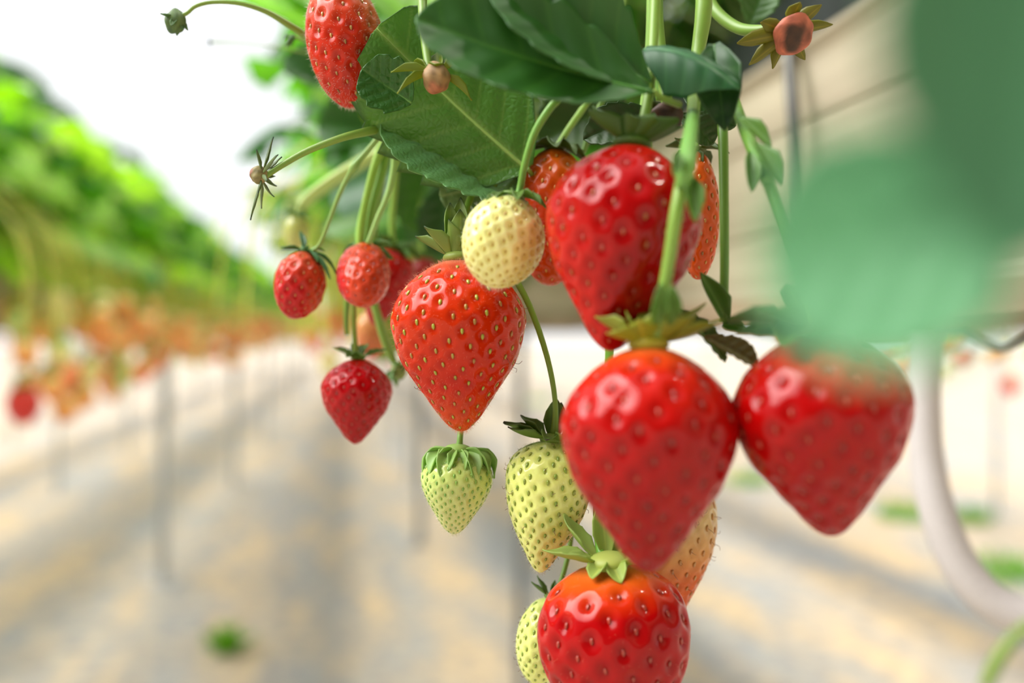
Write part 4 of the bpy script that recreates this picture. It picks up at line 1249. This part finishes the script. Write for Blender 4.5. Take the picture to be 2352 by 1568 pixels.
# the very blurred foreground leaf
make_leaf('huge blurred blue-green leaf very close to the lens, covering the right side', (2340, 520, .060), (1740, 620, .064), 600, (.1, -1, .35), mat=M_LEAFSOFT, outline=ROUND, nu=40, nv=14, veins=5, relief=.0003,
          cup=.1, bend=.2, col=srgb(100, 166, 118), vcol=srgb(108, 172, 126), seed=31, rib=False)
make_leaf('second blurred leaflet close to the lens, running out of the top right corner', (2340, 620, .058), (2450, -280, .06), 800, (-.1, -1, .1), mat=M_LEAFSOFT, outline=OBOVATE, nu=40, nv=14, veins=5, relief=.0003,
          cup=.1, bend=.2, col=srgb(80, 138, 98), vcol=srgb(88, 146, 106), seed=32, rib=False)
make_leaf('blurred leaflet close to the lens, ending over the top of the white tube', (2300, 500, .061), (2090, 700, .064), 330, (.1, -1, .2), mat=M_LEAFSOFT, outline=OBOVATE, nu=30, nv=10, veins=5, relief=.0002,
          cup=.1, bend=.2, col=srgb(48, 108, 66), vcol=srgb(64, 124, 80), seed=33, rib=False)

# middle-distance leaves of the near row, one by one
LM = [
 ('bright backlit leaf at the top edge, left of the top left strawberry', (790, 100, .40), (530, -20, .42), 230, (.3, -.8, .8), srgb(150, 206, 40)),
 ('bright leaf behind the top left strawberry, at the frame edge', (870, 90, .42), (660, -30, .43), 190, (.2, -.8, .7), srgb(130, 190, 40)),
 ('dull green leaf left of the top left strawberry, edge against the sky', (760, 190, .44), (655, 130, .44), 100, (.1, -1, .3), srgb(74, 120, 60)),
 ('yellow-green leaf lit from behind below the top left strawberry', (800, 260, .48), (712, 215, .48), 100, (0, -.6, .9), srgb(140, 186, 40)),
 ('dark leaf in the gap under the top left strawberry', (850, 300, .46), (728, 290, .46), 130, (.2, -1, .2), srgb(70, 124, 46)),
 ('tiny bright leaf tip standing out against the sky', (730, 318, .46), (648, 318, .46), 42, (0, -.8, .7), srgb(110, 176, 50)),
 ('glowing yellow-green leaf scrap above the tiny fruitlet', (760, 392, .5), (700, 418, .5), 60, (0, -.5, .9), srgb(150, 196, 30)),
 ('soft green leaf behind the long flower stalk', (860, 330, .45), (740, 372, .46), 90, (.1, -1, .4), srgb(72, 136, 40)),
 ('wide blue-green leaf behind the bundled stalks', (980, 380, .5), (760, 450, .52), 190, (0, -1, .3), srgb(84, 134, 90)),
 ('mid green leaf behind the squat orange strawberry', (960, 470, .55), (740, 520, .55), 170, (0, -1, .5), srgb(110, 158, 62)),
 ('dark drooping leaf left of the sharp strawberry cap', (990, 330, .42), (962, 540, .42), 150, (-.1, -1, .1), srgb(72, 122, 30)),
 ('deep green leaf beside the cap of the sharp strawberry', (1040, 400, .36), (1000, 585, .36), 110, (0, -1, .2), srgb(54, 96, 40)),
 ('bright leaf seen in the gap left of the big dark leaf', (1010, 110, .38), (870, -20, .40), 190, (.2, -.8, .6), srgb(140, 190, 30)),
 ('shaded leaf behind the picked calyx with torn flesh', (1090, 160, .33), (900, 130, .34), 150, (0, -1, .4), srgb(64, 116, 18)),
 ('olive leaf between the textured leaf and the orange strawberry', (1390, 250, .30), (1240, 330, .30), 150, (0, -1, .2), srgb(58, 92, 24)),
 ('dark ragged leaf just above the tall deep red strawberry', (1500, 250, .25), (1340, 320, .25), 90, (0, -1, .2), srgb(46, 78, 22)),
 ('shadowed leaf to the right of the brown calyx', (1560, 200, .25), (1690, 290, .25), 100, (0, -1, .2), srgb(48, 88, 26)),
 ('small leaf at the top edge right of the tallest stalks', (1720, 60, .30), (1760, -40, .3), 90, (0, -1, .3), srgb(70, 118, 40)),
 ('mossy leaf low in the gap behind the brown calyx', (1560, 260, .24), (1640, 330, .24), 80, (.2, -1, .2), srgb(60, 92, 26)),
 ('dim leaf hiding the substrate above the orange strawberry', (1440, 330, .31), (1330, 220, .31), 130, (0, -1, .1), srgb(50, 84, 30)),
 ('green sepal-like leaf by the cap of the right red strawberry', (1690, 760, .205), (1900, 755, .202), 60, (0, -1, .6), srgb(80, 120, 50)),
 ('dark leaf behind the cap of the right red strawberry', (1870, 760, .235), (1935, 700, .235), 60, (0, -1, .3), srgb(56, 90, 50)),
 ('broad leaf behind the crimson fruit stalks, olive green', (960, 560, .5), (870, 830, .5), 130, (0, -1, .1), srgb(140, 156, 64)),
 ('brownish shrivelled leaf between the two big front strawberries', (1620, 770, .216), (1740, 836, .213), 62, (.3, -1, .6), srgb(140, 128, 74)),
 ('small dark leaf left of the brownish shrivelled one', (1560, 706, .222), (1668, 830, .218), 52, (.7, -1, .3), srgb(100, 124, 46)),
]
for i, (lb, b, t, w, nrm, c) in enumerate(LM):
    make_leaf(lb, b, t, w, nrm, outline=OBOVATE, teeth=7, amp=.1, nu=28, nv=7, veins=6, relief=.0006, cup=.25, bend=-.3, col=c, vcol=c * 1.25, seed=200 + i, wave=.04, mat=M_FOLIAGE if b[2] > .35 else M_LEAFSOFT)

# hand-placed plants crowning the near trough
protoN = plant_protos('near', 2, 34, .12, .34, .27, .06, 0, -1, 'plants over the near trough', 'leafy strawberry plant rooted in the near trough', seed0=700, cols=[srgb(70, 122, 40), srgb(56, 104, 40)])
place_row(protoN, OUR + .13, [0, .16, .32, .48, .64, .8, .95], .2, 12)

# ================================================================== LIGHT
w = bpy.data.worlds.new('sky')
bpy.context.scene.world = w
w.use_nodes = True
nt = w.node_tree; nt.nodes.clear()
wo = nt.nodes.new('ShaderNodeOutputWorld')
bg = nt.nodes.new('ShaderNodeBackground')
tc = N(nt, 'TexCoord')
GD = unit([-.62, -.18, .72])  # bright patch added to the sky, out of frame, for the berry highlights
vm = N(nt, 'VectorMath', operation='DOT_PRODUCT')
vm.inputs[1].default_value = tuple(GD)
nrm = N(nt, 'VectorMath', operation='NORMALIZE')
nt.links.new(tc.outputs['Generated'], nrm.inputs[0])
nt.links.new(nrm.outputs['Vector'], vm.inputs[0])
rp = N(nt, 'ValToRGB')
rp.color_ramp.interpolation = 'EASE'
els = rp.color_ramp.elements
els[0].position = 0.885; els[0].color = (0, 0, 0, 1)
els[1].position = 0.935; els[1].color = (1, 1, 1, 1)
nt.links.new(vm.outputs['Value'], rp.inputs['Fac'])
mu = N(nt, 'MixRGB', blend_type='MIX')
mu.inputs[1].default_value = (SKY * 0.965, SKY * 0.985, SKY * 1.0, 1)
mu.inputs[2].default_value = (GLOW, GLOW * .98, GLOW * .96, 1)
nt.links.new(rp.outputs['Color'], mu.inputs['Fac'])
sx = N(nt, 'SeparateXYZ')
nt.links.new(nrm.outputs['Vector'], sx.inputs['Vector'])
mr = N(nt, 'MapRange')  # sky dimmed behind the camera to weaken pale reflections on the fruit
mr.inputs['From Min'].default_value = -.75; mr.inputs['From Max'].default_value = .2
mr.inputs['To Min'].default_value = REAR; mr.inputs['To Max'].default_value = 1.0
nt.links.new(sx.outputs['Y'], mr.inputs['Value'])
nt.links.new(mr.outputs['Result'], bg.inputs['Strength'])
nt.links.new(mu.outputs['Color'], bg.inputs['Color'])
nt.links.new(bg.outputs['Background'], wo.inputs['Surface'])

sl = bpy.data.lights.new('sun', 'SUN'); sl.energy = SUN; sl.angle = math.radians(7); sl.color = (1.0, .93, .82)
so = bpy.data.objects.new('sun', sl); COL.objects.link(so)
sd = unit([.52, .12, 1.0])
so.rotation_euler = Vector(sd).to_track_quat('Z', 'Y').to_euler()
so.location = (2, 0, 5)

# ================================================================== CAMERA
cd = bpy.data.cameras.new('camera'); cam = bpy.data.objects.new('camera', cd); COL.objects.link(cam)
cam.location = (0, 0, CAMZ); cam.rotation_euler = (math.pi / 2, 0, 0)
cd.sensor_width = 36; cd.lens = F / 2352 * 36
cd.shift_y = -(784 - HZ) / 2352
cd.clip_start = .005; cd.clip_end = 200
cd.dof.use_dof = True; cd.dof.focus_distance = .246; cd.dof.aperture_fstop = FSTOP
sc = bpy.context.scene
sc.camera = cam
sc.view_settings.view_transform = 'Standard'
sc.view_settings.look = 'None'
sc.view_settings.exposure = EXPO
sc.view_settings.gamma = 1.0
sc.view_settings.use_curve_mapping = False
sc.cycles.max_bounces = 10
sc.cycles.transparent_max_bounces = 8
